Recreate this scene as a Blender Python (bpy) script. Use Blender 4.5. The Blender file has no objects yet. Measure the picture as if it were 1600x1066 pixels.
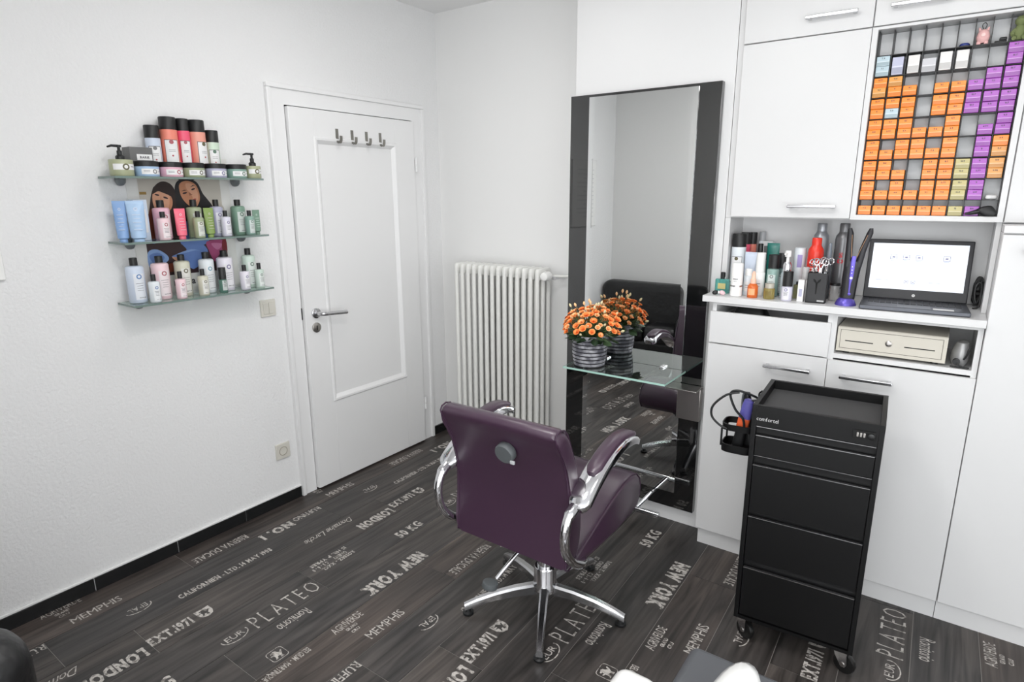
import bpy, bmesh, math, random
from mathutils import Matrix, Vector
random.seed(7)
D = bpy.data
scene = bpy.context.scene
COL = scene.collection
PI = math.pi

# ------------------------------------------------------------------ camera
cam = D.cameras.new('camera'); camo = D.objects.new('camera', cam); COL.objects.link(camo)
cam.sensor_width = 36.0; cam.lens = 955.5/1600*36.0; cam.clip_start = 0.05
_a, _p, _r = 0.622484, 0.236517, -0.004712
fw = Vector((-math.sin(_a)*math.cos(_p), math.cos(_a)*math.cos(_p), -math.sin(_p)))
rt = Vector((math.cos(_a), math.sin(_a), 0)); up = rt.cross(fw)
rt2 = math.cos(_r)*rt + math.sin(_r)*up; up2 = -math.sin(_r)*rt + math.cos(_r)*up
camo.matrix_world = Matrix(((rt2.x, up2.x, -fw.x, 2.667), (rt2.y, up2.y, -fw.y, -2.952),
                            (rt2.z, up2.z, -fw.z, 1.567), (0, 0, 0, 1)))
scene.camera = camo

# ------------------------------------------------------------------ world, lights, exposure
world = D.worlds.new('world'); scene.world = world; world.use_nodes = True
world.node_tree.nodes['Background'].inputs[0].default_value = (0.9, 0.95, 1, 1)
world.node_tree.nodes['Background'].inputs[1].default_value = 0.8
LAMPS = [((0.95, -1.20), 4.0, 0.40), ((2.80, -3.90), 18, 0.50), ((1.75, -2.05), 13, 0.40), ((2.40, -1.55), 4.5, 0.40)]  # third and fourth lamps are added as fill
for (x, y), w, s in LAMPS:
    for typ, k, dz in (('AREA', 0.72, 2.545), ('POINT', 0.28, 2.42)):      # most of the light goes down, an added point light lifts ceiling and walls
        L = D.lights.new('ceiling_light', typ); L.energy = w*k; L.color = (1.0, 0.985, 0.97)
        if typ == 'AREA': L.shape = 'DISK'; L.size = s
        else: L.shadow_soft_size = s*0.4
        o = D.objects.new('ceiling_light', L); COL.objects.link(o); o.location = (x, y, dz)
# fill light through two added, unseen windows: (centre, size, energy, rotation)
FILL_WIN = [((2.90, -4.74, 1.20), (2.2, 2.2), 52, (PI/2, 0, 0)), ((4.34, -2.95, 1.20), (2.7, 2.2), 35, (PI/2, 0, PI/2))]
for c, sz, w, r in FILL_WIN:
    L = D.lights.new('window_fill', 'AREA'); L.shape = 'RECTANGLE'; L.size, L.size_y = sz; L.energy = w; L.color = (0.97, 0.985, 1.0)
    o = D.objects.new('window_fill', L); COL.objects.link(o); o.location = c; o.rotation_euler = r
vs = scene.view_settings
vs.view_transform = 'Standard'; vs.look = 'None'; vs.gamma = 1.0; vs.use_curve_mapping = False
vs.exposure = 0.25

# ------------------------------------------------------------------ helpers
def lin(c):
    return tuple(((v/255)/12.92 if v/255 <= 0.04045 else ((v/255+0.055)/1.055)**2.4) for v in c)
MATS = {}
def mat(name, rgb, rough=0.5, metal=0.0, **kw):
    if name in MATS: return MATS[name]
    m = D.materials.new(name); m.use_nodes = True
    b = m.node_tree.nodes['Principled BSDF']
    b.inputs['Base Color'].default_value = (*lin(rgb), 1)
    b.inputs['Roughness'].default_value = rough; b.inputs['Metallic'].default_value = metal
    for k, v in kw.items():
        b.inputs[{'trans': 'Transmission Weight', 'ior': 'IOR', 'coat': 'Coat Weight', 'spec': 'Specular IOR Level',
                  'sheen': 'Sheen Weight', 'alpha': 'Alpha'}[k]].default_value = v
    MATS[name] = m
    return m
def nodes(m):
    nt = m.node_tree
    return nt, nt.nodes, nt.links, nt.nodes['Principled BSDF']
def add_bump(m, scale, strength, dist=0.002, detail=3, stretch=None, coord='Object'):
    nt, N, L, b = nodes(m)
    tc = N.new('ShaderNodeTexCoord'); nz = N.new('ShaderNodeTexNoise'); bp = N.new('ShaderNodeBump')
    nz.inputs['Scale'].default_value = scale; nz.inputs['Detail'].default_value = detail
    bp.inputs['Strength'].default_value = strength; bp.inputs['Distance'].default_value = dist
    src = tc.outputs[coord]
    if stretch:
        mp = N.new('ShaderNodeMapping'); mp.inputs['Scale'].default_value = stretch
        L.new(src, mp.inputs[0]); src = mp.outputs[0]
    L.new(src, nz.inputs['Vector']); L.new(nz.outputs['Fac'], bp.inputs['Height']); L.new(bp.outputs[0], b.inputs['Normal'])
    return m

class MB:
    def __init__(s): s.v = []; s.f = []; s.m = []; s.fl = []
    def add(s, vs, fs, mi=0, M=None, flat=None):
        o = len(s.v); s.fl += flat if flat else [False]*len(fs)
        if M is not None: vs = [M @ Vector(v) for v in vs]
        s.v += [tuple(v) for v in vs]; s.f += [tuple(i+o for i in f) for f in fs]; s.m += [mi]*len(fs)
        return s
    def merge(s, b, M=None, mi=None):
        o = len(s.v); s.v += [tuple(M @ Vector(v)) if M is not None else v for v in b.v]
        s.f += [tuple(i+o for i in f) for f in b.f]; s.m += [mi if mi is not None else k for k in b.m]; s.fl += b.fl
        return s
    def box(s, c, d, mi=0, bev=0.0, seg=2, M=None):
        bm = bmesh.new(); bmesh.ops.create_cube(bm, size=1)
        for v in bm.verts: v.co = Vector((v.co.x*d[0]+c[0], v.co.y*d[1]+c[1], v.co.z*d[2]+c[2]))
        if bev > 0: bmesh.ops.bevel(bm, geom=list(bm.edges), offset=min(bev, min(d)*0.49), segments=seg, profile=0.5, affect='EDGES')
        bm.verts.index_update(); bm.normal_update()
        s.add([v.co.copy() for v in bm.verts], [[v.index for v in f.verts] for f in bm.faces], mi, M, [max(abs(c) for c in f.normal) > 0.9999 for f in bm.faces]); bm.free()
        return s
    def bx(s, x0, x1, y0, y1, z0, z1, mi=0, bev=0.0, seg=2, M=None):
        return s.box(((x0+x1)/2, (y0+y1)/2, (z0+z1)/2), (x1-x0, y1-y0, z1-z0), mi, bev, seg, M)
    def loft(s, rings, n=24, mi=0, cap=(True, True), M=None, p=2.0):
        """rings: (cx, cy, cz, rx, ry) stacked, super-ellipse power p"""
        vs = []; fs = []
        for r in rings:
            pw = r[5] if len(r) > 5 else p
            for k in range(n):
                a = 2*PI*k/n; c = math.cos(a); q = math.sin(a)
                vs.append((r[0]+r[3]*math.copysign(abs(c)**(2/pw), c), r[1]+r[4]*math.copysign(abs(q)**(2/pw), q), r[2]))
        for i in range(len(rings)-1):
            for k in range(n):
                k2 = (k+1) % n
                fs.append((i*n+k, i*n+k2, (i+1)*n+k2, (i+1)*n+k))
        if cap[0]: fs.append(tuple(reversed(range(n))))
        if cap[1]: fs.append(tuple(range((len(rings)-1)*n, len(rings)*n)))
        return s.add(vs, fs, mi, M)
    def lathe(s, prof, n=24, mi=0, cap=(True, True), M=None):
        return s.loft([(0, 0, z, r, r) for r, z in prof], n, mi, cap, M)
    def cyl(s, p0, p1, r, n=16, mi=0, r2=None):
        return s.tube([p0, p1], r, n, mi, r2=r2)
    def tube(s, pts, r, n=10, mi=0, closed=False, r2=None):
        P = [Vector(p) for p in pts]; m = len(P); vs = []; fs = []
        T = []
        for i in range(m):
            if closed: t = P[(i+1) % m]-P[i-1]
            else: t = P[min(i+1, m-1)]-P[max(i-1, 0)]
            T.append(t.normalized())
        u = T[0].orthogonal().normalized()
        for i in range(m):
            u = (u - T[i]*u.dot(T[i])).normalized(); w = T[i].cross(u)
            rr = r if not hasattr(r, '__len__') else r[i]
            if r2 is not None: rr = r + (r2-r)*i/(m-1)
            for k in range(n):
                a = 2*PI*k/n; vs.append(P[i]+u*(rr*math.cos(a))+w*(rr*math.sin(a)))
        for i in range(m if closed else m-1):
            j = (i+1) % m
            for k in range(n):
                k2 = (k+1) % n; fs.append((i*n+k, i*n+k2, j*n+k2, j*n+k))
        if not closed: fs.append(tuple(reversed(range(n)))); fs.append(tuple(range((m-1)*n, m*n)))
        return s.add(vs, fs, mi)
    def prism(s, poly, h, mi=0, M=None):
        """poly in local xy, extruded 0..h along z"""
        n = len(poly); vs = [(x, y, 0) for x, y in poly]+[(x, y, h) for x, y in poly]
        fs = [tuple(reversed(range(n))), tuple(range(n, 2*n))]+[(i, (i+1) % n, n+(i+1) % n, n+i) for i in range(n)]
        return s.add(vs, fs, mi, M)
    def slab(s, prof, stations, mi=0, M=None):
        """closed profile (a,b) swept along x; stations: (x, scale) about the profile centre"""
        n = len(prof); ca = sum(p[0] for p in prof)/n; cb = sum(p[1] for p in prof)/n; vs = []; fs = []
        for x, k in stations:
            for a, b in prof: vs.append((x, ca+(a-ca)*k, cb+(b-cb)*k))
        m = len(stations)
        for i in range(m-1):
            for k in range(n):
                k2 = (k+1) % n; fs.append((i*n+k, (i+1)*n+k, (i+1)*n+k2, i*n+k2))
        fs.append(tuple(range(n))); fs.append(tuple(reversed(range((m-1)*n, m*n))))
        return s.add(vs, fs, mi, M)
    def build(s, name, mats, parent=None, loc=(0, 0, 0), rot=(0, 0, 0), sharp=40, smooth=True):
        me = s.mesh(name, mats, sharp, smooth)
        return link(name, me, parent, loc, rot)
    def mesh(s, name, mats, sharp=40, smooth=True):
        me = D.meshes.new(name); me.from_pydata(s.v, [], s.f)
        if not isinstance(mats, (list, tuple)): mats = [mats]
        for m in mats: me.materials.append(m)
        if len(mats) > 1: me.polygons.foreach_set('material_index', s.m)
        me.update()
        bm = bmesh.new(); bm.from_mesh(me); bmesh.ops.recalc_face_normals(bm, faces=bm.faces); bm.to_mesh(me); bm.free()
        if smooth:
            me.shade_smooth(); me.set_sharp_from_angle(angle=math.radians(sharp))
            if any(s.fl): me.polygons.foreach_set('use_smooth', [not k for k in s.fl])
        return me

def link(name, data, parent=None, loc=(0, 0, 0), rot=(0, 0, 0)):
    o = D.objects.new(name, data); COL.objects.link(o); o.location = loc; o.rotation_euler = rot
    if parent is not None: o.parent = parent
    return o
def tag(o, label=None, cat=None, group=None, kind=None):
    if label: o['label'] = label
    if cat: o['category'] = cat
    if group: o['group'] = group
    if kind: o['kind'] = kind
    return o
def thing(name, label, cat, loc=(0, 0, 0), rz=0.0, group=None):
    return tag(link(name, None, None, loc, (0, 0, rz)), label, cat, group)
def struct(name, label=None, loc=(0, 0, 0)):
    o = link(name, None, None, loc); o['kind'] = 'structure'
    if label: o['label'] = label
    return o
def catmull(pts, n=8, closed=False):
    P = [Vector(p) for p in pts]; m = len(P); out = []
    for i in range(m if closed else m-1):
        g = (lambda k: P[k % m]) if closed else (lambda k: P[max(0, min(m-1, k))])
        a, b, c, d = g(i-1), g(i), g(i+1), g(i+2)
        for k in range(n):
            t = k/n
            out.append(0.5*((2*b)+(c-a)*t+(2*a-5*b+4*c-d)*t*t+(3*b-a-3*c+d)*t**3))
    if not closed: out.append(P[-1])
    return out

# text: glyph by glyph from the built-in font, optional slab serifs
GL = {}
def glyph(ch, bold):
    k = (ch, bold)
    if k in GL: return GL[k]
    cu = D.curves.new('glyph', 'FONT'); cu.body = ch; cu.size = 1.0; cu.offset = bold; cu.resolution_u = 2
    o = D.objects.new('glyph', cu); COL.objects.link(o)
    dg = bpy.context.evaluated_depsgraph_get()
    me = D.meshes.new_from_object(o.evaluated_get(dg))
    vs = [(v.co.x, v.co.y) for v in me.vertices]; fs = [tuple(p.vertices) for p in me.polygons]
    D.objects.remove(o); D.curves.remove(cu); D.meshes.remove(me)
    if vs:
        x0 = min(v[0] for v in vs); x1 = max(v[0] for v in vs)
        vs = [(x-x0, y) for x, y in vs]; GL[k] = (vs, fs, x1-x0)
    else: GL[k] = ([], [], 0.26)
    return GL[k]
SER = {'N': 'tl bl tr', 'E': 'tl bl', 'X': 'tl tr bl br', 'T': 'bc', 'L': 'tl bl', 'D': 'tl bl', 'K': 'tl bl tr br', 'R': 'tl bl br',
       'Y': 'tl tr bc', 'W': 'tl tr', 'M': 'tl tr bl br', 'P': 'tl bl', 'H': 'tl tr bl br', 'I': 'tc bc', 'A': 'bl br', 'U': 'tl tr',
       'F': 'tl bl', 'V': 'tl tr', 'B': 'tl bl', '1': 'bc', '7': ''}
def text_poly(s, bold=0.0, serif=0.0, gap=0.09):
    """flat mesh of a word: cap height 1, starts at x=0; returns verts, faces, width"""
    V = []; F = []; x = 0.0; cap = 0.7
    for ch in s:
        vs, fs, w = glyph(ch, bold)
        o = len(V)
        V += [((x+a)/cap, b/cap) for a, b in vs]; F += [tuple(i+o for i in f) for f in fs]
        if serif and ch in SER:
            sw, sh = serif, 0.10
            for c in SER[ch].split():
                st = 0.08+bold
                xc = x+(st/1.2 if c[1] == 'l' else w-st/1.2 if c[1] == 'r' else w/2)/1.0
                y0 = 1-sh if c[0] == 't' else 0.0
                o = len(V); V += [((xc-sw)/cap, y0), ((xc+sw)/cap, y0), ((xc+sw)/cap, y0+sh), ((xc-sw)/cap, y0+sh)]
                F.append((o, o+1, o+2, o+3))
        x += w+gap
    return V, F, (x-gap)/cap
def text_mb(s, length=None, cap=0.01, bold=0.0, serif=0.0, gap=0.09, center=False, shear=0.0):
    V, F, w = text_poly(s, bold, serif, gap)
    sx = (length/w) if length else cap
    mb = MB(); mb.add([(a*sx+b*cap*shear-(w*sx/2 if center else 0), b*cap, 0) for a, b in V], F)
    return mb

# ------------------------------------------------------------------ materials
M_wall = add_bump(mat('white_plaster', (233, 233, 233), 0.85), 85, 0.6, 0.005, 5)
M_wall2 = add_bump(mat('white_painted_wall', (237, 237, 236), 0.8), 30, 0.10, 0.002, 3)
M_ceil = mat('ceiling_paint', (242, 242, 242), 0.9)
M_door = mat('door_lacquer', (236, 236, 236), 0.35)
M_cab = mat('cabinet_white', (217, 217, 217), 0.35)
M_cabin = mat('cabinet_interior', (226, 226, 226), 0.5)
M_panel = mat('white_panel', (224, 224, 224), 0.4)
M_rad = mat('radiator_enamel', (232, 232, 228), 0.35)
M_chrome = mat('chrome', (225, 225, 228), 0.08, 1.0)
M_alu = mat('polished_aluminium', (200, 200, 202), 0.22, 1.0)
M_steel = mat('brushed_steel', (178, 174, 170), 0.32, 1.0)
M_black = mat('black_plastic', (22, 23, 24), 0.45)
M_blackglass = mat('black_glass', (14, 15, 16), 0.03, ior=2.05)
M_mirror = mat('mirror_silver', (236, 238, 238), 0.0, 1.0)
M_glass = mat('clear_glass', (222, 245, 236), 0.0, 0.0, trans=1.0, ior=1.45)
M_glassedge = mat('glass_edge_green', (176, 214, 202), 0.15)
M_glassedge2 = mat('glass_edge_grey', (112, 130, 124), 0.15)
M_tile = add_bump(mat('black_tile', (28, 29, 30), 0.25), 30, 0.15)
M_leather = add_bump(mat('black_leather', (24, 24, 25), 0.38), 9, 0.6, 0.02, 4)
M_purple = add_bump(mat('purple_leather', (60, 38, 57), 0.40), 220, 0.08, 0.001, 2)
_b = nodes(M_purple)[3]; _b.inputs['Coat Weight'].default_value = 0.6; _b.inputs['Coat Roughness'].default_value = 0.32
M_grey = mat('grey_plastic', (88, 92, 94), 0.45)
M_white = mat('white_plastic', (240, 240, 238), 0.25)
M_label = mat('label_white', (232, 232, 232), 0.5)
M_ink = mat('ink_dark', (60, 60, 66), 0.6)
M_cart = add_bump(mat('trolley_black', (9, 9, 10), 0.45, spec=0.3), 900, 0.15, 0.0005, 2)
M_slot = mat('dark_gap', (8, 8, 8), 0.8)
M_beige = mat('beige_enamel', (205, 200, 188), 0.45)
M_switch = mat('switch_cream', (212, 209, 200), 0.4)

# ------------------------------------------------------------------ room shell
H = 2.60
def wallbox(name, x0, x1, y0, y1, z0, z1, m):
    o = MB().bx(x0, x1, y0, y1, z0, z1).build(name, m, smooth=False); o['kind'] = 'structure'; return o
wallbox('wall_left', -0.12, 0.0, -3.18, 0.12, -0.02, H, M_wall)
wallbox('wall_back', 0.0, 4.32, 0.0, 0.12, -0.02, H, M_wall2)
def wall_hole(name, boxes, m):
    mb = MB()
    for q in boxes: mb.bx(*q)
    o = mb.build(name, m, smooth=False); o['kind'] = 'structure'
wall_hole('wall_right', [(4.2, 4.32, -4.72, -4.30, -0.02, H), (4.2, 4.32, -1.60, 0.0, -0.02, H), (4.2, 4.32, -4.30, -1.60, -0.02, 0.10), (4.2, 4.32, -4.30, -1.60, 2.30, H)], M_wall2)
wallbox('wall_front', 0.0, 1.6, -3.18, -3.06, -0.02, H, M_wall2)
wall_hole('wall_far', [(1.48, 1.80, -4.72, -4.6, -0.02, H), (4.0, 4.2, -4.72, -4.6, -0.02, H), (1.80, 4.0, -4.72, -4.6, -0.02, 0.10), (1.80, 4.0, -4.72, -4.6, 2.30, H)], M_wall2)
M_pane = D.materials.new('window_pane'); M_pane.use_nodes = True
_n = M_pane.node_tree; _b = _n.nodes['Principled BSDF']; _o = _n.nodes['Material Output']; _b.inputs['Roughness'].default_value = 0.02; _b.inputs['Base Color'].default_value = (0.9, 0.95, 0.95, 1)
_t = _n.nodes.new('ShaderNodeBsdfTransparent'); _m = _n.nodes.new('ShaderNodeMixShader'); _m.inputs[0].default_value = 0.06
_n.links.new(_t.outputs[0], _m.inputs[1]); _n.links.new(_b.outputs[0], _m.inputs[2]); _n.links.new(_m.outputs[0], _o.inputs[0])
for k, (L_, rz, c) in enumerate(((2.2, 0.0, (2.90, -4.66, 0.1)), (2.7, PI/2, (4.26, -2.95, 0.1)))):  # both windows are added out of view to let fill light in
    w = struct('window_%d' % (k+1), None, c); w.rotation_euler = (0, 0, rz)
    f_ = MB().bx(-L_/2, -L_/2+0.05, -0.03, 0.03, 0, 2.2).bx(L_/2-0.05, L_/2, -0.03, 0.03, 0, 2.2).bx(-L_/2+0.05, L_/2-0.05, -0.03, 0.03, 0, 0.05).bx(-L_/2+0.05, L_/2-0.05, -0.03, 0.03, 2.15, 2.2).bx(-0.03, 0.03, -0.03, 0.03, 0.05, 2.15)
    f_.build('window_frame', mat('window_white', (236, 236, 236), 0.4), w)
    for q in (-1, 1): MB().bx(0.031 if q > 0 else -L_/2+0.051, L_/2-0.051 if q > 0 else -0.031, -0.004, 0.004, 0.051, 2.149).build('pane', M_pane, w, smooth=False)
wallbox('wall_side', 1.48, 1.6, -4.6, -3.18, -0.02, H, M_wall2)
wallbox('ceiling', -0.12, 4.32, -4.72, 0.12, H, H+0.1, M_ceil)
wallbox('wall_mirror_panel', 1.13, 1.864, -0.285, 0.0, 0.0, H, M_panel)

# floor: planks with printed lettering
M_joint = mat('floor_joint', (142, 138, 134), 0.7)
floor = wallbox('floor', -0.12, 4.32, -4.72, 0.12, -0.14, -0.0014, M_joint)
M_wood = mat('printed_wood', (74, 69, 66), 0.42)
nt, N, L, B = nodes(M_wood)
tc = N.new('ShaderNodeTexCoord'); oi = N.new('ShaderNodeObjectInfo')
off = N.new('ShaderNodeVectorMath'); off.operation = 'SCALE'; off.inputs[0].default_value = (7.3, 13.1, 3.7)
L.new(oi.outputs['Random'], off.inputs['Scale'])
ad = N.new('ShaderNodeVectorMath'); L.new(tc.outputs['Object'], ad.inputs[0]); L.new(off.outputs[0], ad.inputs[1])
mp = N.new('ShaderNodeMapping'); mp.inputs['Scale'].default_value = (17, 1.1, 1); L.new(ad.outputs[0], mp.inputs[0])
n1 = N.new('ShaderNodeTexNoise'); n1.inputs['Scale'].default_value = 1.5; n1.inputs['Detail'].default_value = 6; n1.inputs['Distortion'].default_value = 1.6
L.new(mp.outputs[0], n1.inputs['Vector'])
mp2 = N.new('ShaderNodeMapping'); mp2.inputs['Scale'].default_value = (5, 1.1, 1); L.new(ad.outputs[0], mp2.inputs[0])
n2 = N.new('ShaderNodeTexNoise'); n2.inputs['Scale'].default_value = 1.3; n2.inputs['Detail'].default_value = 3; L.new(mp2.outputs[0], n2.inputs['Vector'])
r1 = N.new('ShaderNodeValToRGB'); r1.color_ramp.elements[0].position = 0.30; r1.color_ramp.elements[0].color = (*lin((41, 39, 38)), 1)
r1.color_ramp.elements[1].position = 0.72; r1.color_ramp.elements[1].color = (*lin((93, 89, 87)), 1)
L.new(n1.outputs['Fac'], r1.inputs[0])
mx = N.new('ShaderNodeMix'); mx.data_type = 'RGBA'; mx.blend_type = 'MULTIPLY'; mx.inputs[0].default_value = 1.0
L.new(r1.outputs[0], mx.inputs[6]); L.new(oi.outputs['Color'], mx.inputs[7])
r2 = N.new('ShaderNodeValToRGB'); r2.color_ramp.elements[0].position = 0.35; r2.color_ramp.elements[0].color = (0.62, 0.62, 0.63, 1)
r2.color_ramp.elements[1].position = 0.68; r2.color_ramp.elements[1].color = (1.12, 1.05, 1.0, 1); L.new(n2.outputs['Fac'], r2.inputs[0])
mx2 = N.new('ShaderNodeMix'); mx2.data_type = 'RGBA'; mx2.blend_type = 'MULTIPLY'; mx2.inputs[0].default_value = 1.0
L.new(mx.outputs[2], mx2.inputs[6]); L.new(r2.outputs[0], mx2.inputs[7]); L.new(mx2.outputs[2], B.inputs['Base Color'])
bp = N.new('ShaderNodeBump'); bp.inputs['Strength'].default_value = 0.25; bp.inputs['Distance'].default_value = 0.001
L.new(n1.outputs['Fac'], bp.inputs['Height']); L.new(bp.outputs[0], B.inputs['Normal'])
M_print = mat('floor_print', (190, 184, 178), 0.5)
nt, N, L, B = nodes(M_print)
tc = N.new('ShaderNodeTexCoord'); nz = N.new('ShaderNodeTexNoise'); nz.inputs['Scale'].default_value = 60; nz.inputs['Detail'].default_value = 4
geo = N.new('ShaderNodeNewGeometry'); L.new(geo.outputs['Position'], nz.inputs['Vector'])
rp = N.new('ShaderNodeValToRGB'); rp.color_ramp.elements[0].position = 0.36; rp.color_ramp.elements[0].color = (*lin((120, 115, 110)), 1)
rp.color_ramp.elements[1].position = 0.52; rp.color_ramp.elements[1].color = (*lin((198, 193, 187)), 1)
L.new(nz.outputs['Fac'], rp.inputs[0]); L.new(rp.outputs[0], B.inputs['Base Color'])

PW = 0.1984
def U(u, v): return (u-0.02*(v+1.8), v)
ENDS = [-1.854, -2.405, -2.185, -1.608, -2.060]        # joint position of the five rows of one repeat
TINT = [(1.08, 0.99, 0.94, 1), (0.94, 0.94, 0.94, 1), (1.02, 1.0, 0.98, 1), (0.86, 0.86, 0.86, 1), (0.86, 0.86, 0.86, 1)]
g = 0.0011
for row in range(23):
    i, k = divmod(row, 5)
    u0 = -0.0214+row*PW; u1 = u0+PW
    e = ENDS[k]+0.594*i
    j0 = e-math.floor((e+4.6)/1.2)*1.2-1.2
    for q in range(6):
        v0 = max(-4.6, j0+q*1.2)+g; v1 = min(-0.0, j0+(q+1)*1.2)-g
        if v1-v0 < 0.01: continue
        P = [U(u0+g, v0), U(u1-g, v0), U(u1-g, v1), U(u0+g, v1)]
        P = [(min(max(x, 0.001), 4.199), y) for x, y in P]
        if P[1][0]-P[0][0] < 0.01: continue
        cx = sum(p[0] for p in P)/4; cy = sum(p[1] for p in P)/4
        o = MB().prism([(x-cx, y-cy) for x, y in P], 0.0014).build('plank', M_wood, floor, (cx, cy, -0.0014), smooth=False)
        t = TINT[k]; f = random.uniform(0.84, 1.18); o.color = (t[0]*f, t[1]*f, t[2]*f, 1)

def oval(rx, ry, th, n=28, a0=0.0, a1=2*PI):
    mb = MB(); V = []; F = []
    for k in range(n+1):
        a = a0+(a1-a0)*k/n; V += [(rx*math.cos(a), ry*math.sin(a), 0), ((rx-th)*math.cos(a), (ry-th)*math.sin(a), 0)]
    for k in range(n): F.append((2*k, 2*k+2, 2*k+3, 2*k+1))
    return mb.add(V, F)
ANIMAL = [(0.1, 0.05), (0.3, 0.1), (0.38, 0.3), (0.55, 0.28), (0.52, 0.05), (0.75, 0.02), (0.7, 0.3), (0.85, 0.5), (0.95, 0.75), (0.86, 0.78), (0.72, 0.6),
          (0.6, 0.72), (0.55, 0.9), (0.4, 1.0), (0.28, 0.92), (0.12, 0.9), (0.1, 0.8), (0.25, 0.76), (0.22, 0.62), (0.02, 0.66), (0.02, 0.56), (0.2, 0.5), (0.22, 0.3)]
def flatpoly(pts, sc, ox=0, oy=0):
    mb = MB(); mb.add([(x*sc+ox, y*sc+oy, 0) for x, y in pts], [tuple(range(len(pts)))]); return mb
def shield_mb():
    mb = MB(); out = [(0, 1), (0.5, 0.93), (1, 1), (1, 0.45), (0.85, 0.15), (0.5, 0), (0.15, 0.15), (0, 0.45)]
    inn = [(0.5+(x-0.5)*0.84, 0.5+(y-0.5)*0.84) for x, y in out]; n = len(out)
    mb.add([(x*0.058, y*0.064, 0) for x, y in out], [tuple(range(n))])
    mb.merge(flatpoly(ANIMAL, 0.042, 0.008, 0.012), Matrix.Translation((0, 0, 0.0002)), 1); return mb
def lion_mb():
    mb = MB(); S = 0.062; c = 0.012; out = []
    for cx, cy, a in ((S-c, c, -PI/2), (S-c, S-c, 0), (c, S-c, PI/2), (c, c, PI)):
        for k in range(4): out.append((cx+c*math.cos(a+k*PI/6), cy+c*math.sin(a+k*PI/6)))
    inn = [(S/2+(x-S/2)*0.93, S/2+(y-S/2)*0.93) for x, y in out]; n = len(out)
    mb.add([(x, y, 0) for x, y in out+inn], [(i, (i+1) % n, n+(i+1) % n, n+i) for i in range(n)])
    mb.merge(flatpoly(ANIMAL, 0.048, 0.008, 0.006)); return mb
def ovaltext(s, rx, ry, a0=0.0, a1=2*PI):
    mb = oval(rx, ry, 0.004, a0=a0, a1=a1); t = text_mb(s, rx*1.35, 0.028, 0.004)
    mb.merge(t, Matrix.Translation((-rx*0.675, -0.014, 0))); return mb
def lines(rows):
    mb = MB()
    for s, x, y, ln, cap in rows: mb.merge(text_mb(s, ln, cap, 0.035, 0.10), Matrix.Translation((x, y, 0)))
    return mb
# (mesh, u, v, direction): +1 reads away from the entrance, -1 reads back; u is the base line
PRINTS = [
    (text_mb('MEMPHIS', 0.174, 0.040, 0.0, 0.07), 0.152, -2.301, 1),
    (text_mb('RISERVA DUCALE', 0.254, 0.042, 0.01, 0.08), 0.116, -1.578, -1),
    (text_mb('AGRIVERDE', 0.136, 0.036, 0.0, 0.06), 0.026, -1.162, 1),
    (lines([('GRAND', 0.0, 0.0, 0.05, 0.014), ('CRU', 0.006, -0.024, 0.035, 0.014)]), 0.048, -1.125, 1),
    (text_mb('BELGIUM - MARTINIQUE - CERT', 0.24, 0.026, 0.01, 0.05), -0.010, -1.262, -1),
    (ovaltext('EPAL', 0.050, 0.032, PI*0.1, PI*1.05), 0.258, -2.118, -1),
    (text_mb('CALIFORNIEN - LTD. 14 MAY 1908', 0.417, 0.030, 0.035, 0.11), 0.343, -1.993, 1),
    (text_mb('NO. 1', 0.168, 0.052, 0.05, 0.16), 0.190, -1.382, -1),
    (text_mb('RUFFINO', 0.156, 0.036, 0.01, 0.10), 0.184, -1.208, -1),
    (text_mb('EXT.1971', 0.157, 0.046, 0.05, 0.14), 0.520, -2.186, 1),
    (shield_mb(), 0.532, -2.008, 1),
    (text_mb('LONDON', 0.212, 0.054, 0.055, 0.15), 0.500, -2.209, -1),
    (text_mb('Domaine Larche', 0.272, 0.040, 0.0, 0.0, 0.04, shear=0.45), 0.402, -1.180, -1),
    (text_mb('PLATEO', 0.292, 0.082, -0.012, 0.06, 0.26), 0.752, -1.912, 1),
    (ovaltext('EUR', 0.052, 0.034, PI*0.95, PI*2.1), 0.716, -1.986, 1),
    (text_mb('50 KG', 0.152, 0.050, 0.04, 0.14), 0.756, -1.168, 1),
    (lines([('15 HR. P YPRES', 0, 0.0, 0.19, 0.020), ('ORIENT', 0.02, 0.03, 0.07, 0.020), ('ROBBEZ - XXCL', 0.0, 0.058, 0.17, 0.020), ('C 3 - 6 - 0', 0.12, 0.03, 0.08, 0.020)]), 0.588, -1.372, -1),
    (text_mb('Romitorio', 0.132, 0.048, 0.0, 0.0, 0.05), 0.796, -1.738, -1),
    (lion_mb(), 0.956, -1.980, 1),
    (text_mb('NEW YORK', 0.338, 0.062, 0.06, 0.15), 0.896, -1.204, -1),
]
PM = [(p[0].mesh('lettering', [M_print, mat('floor_print_dark', (66, 63, 61), 0.5)], smooth=False), p[1], p[2], p[3], max(v[0] for v in p[0].v)) for p in PRINTS]  # second material colours the dark animal on the shield
for i in range(-1, 4):
    for j in range(-3, 4):
        for me, u, v, d, ln in PM:
            uu = u+0.992*i; vv = v+0.594*i+1.2*j
            x, y = U(uu, vv)
            ye = y+d*ln
            if x < 0.03 or x > 3.4 or max(y, ye) > -0.02 or min(y, ye) < -3.0: continue
            if x > 1.86 and max(y, ye) > -0.30: continue
            link('lettering', me, floor, (x, y, 0.0004), (0, 0, PI/2*d+0.02))

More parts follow.
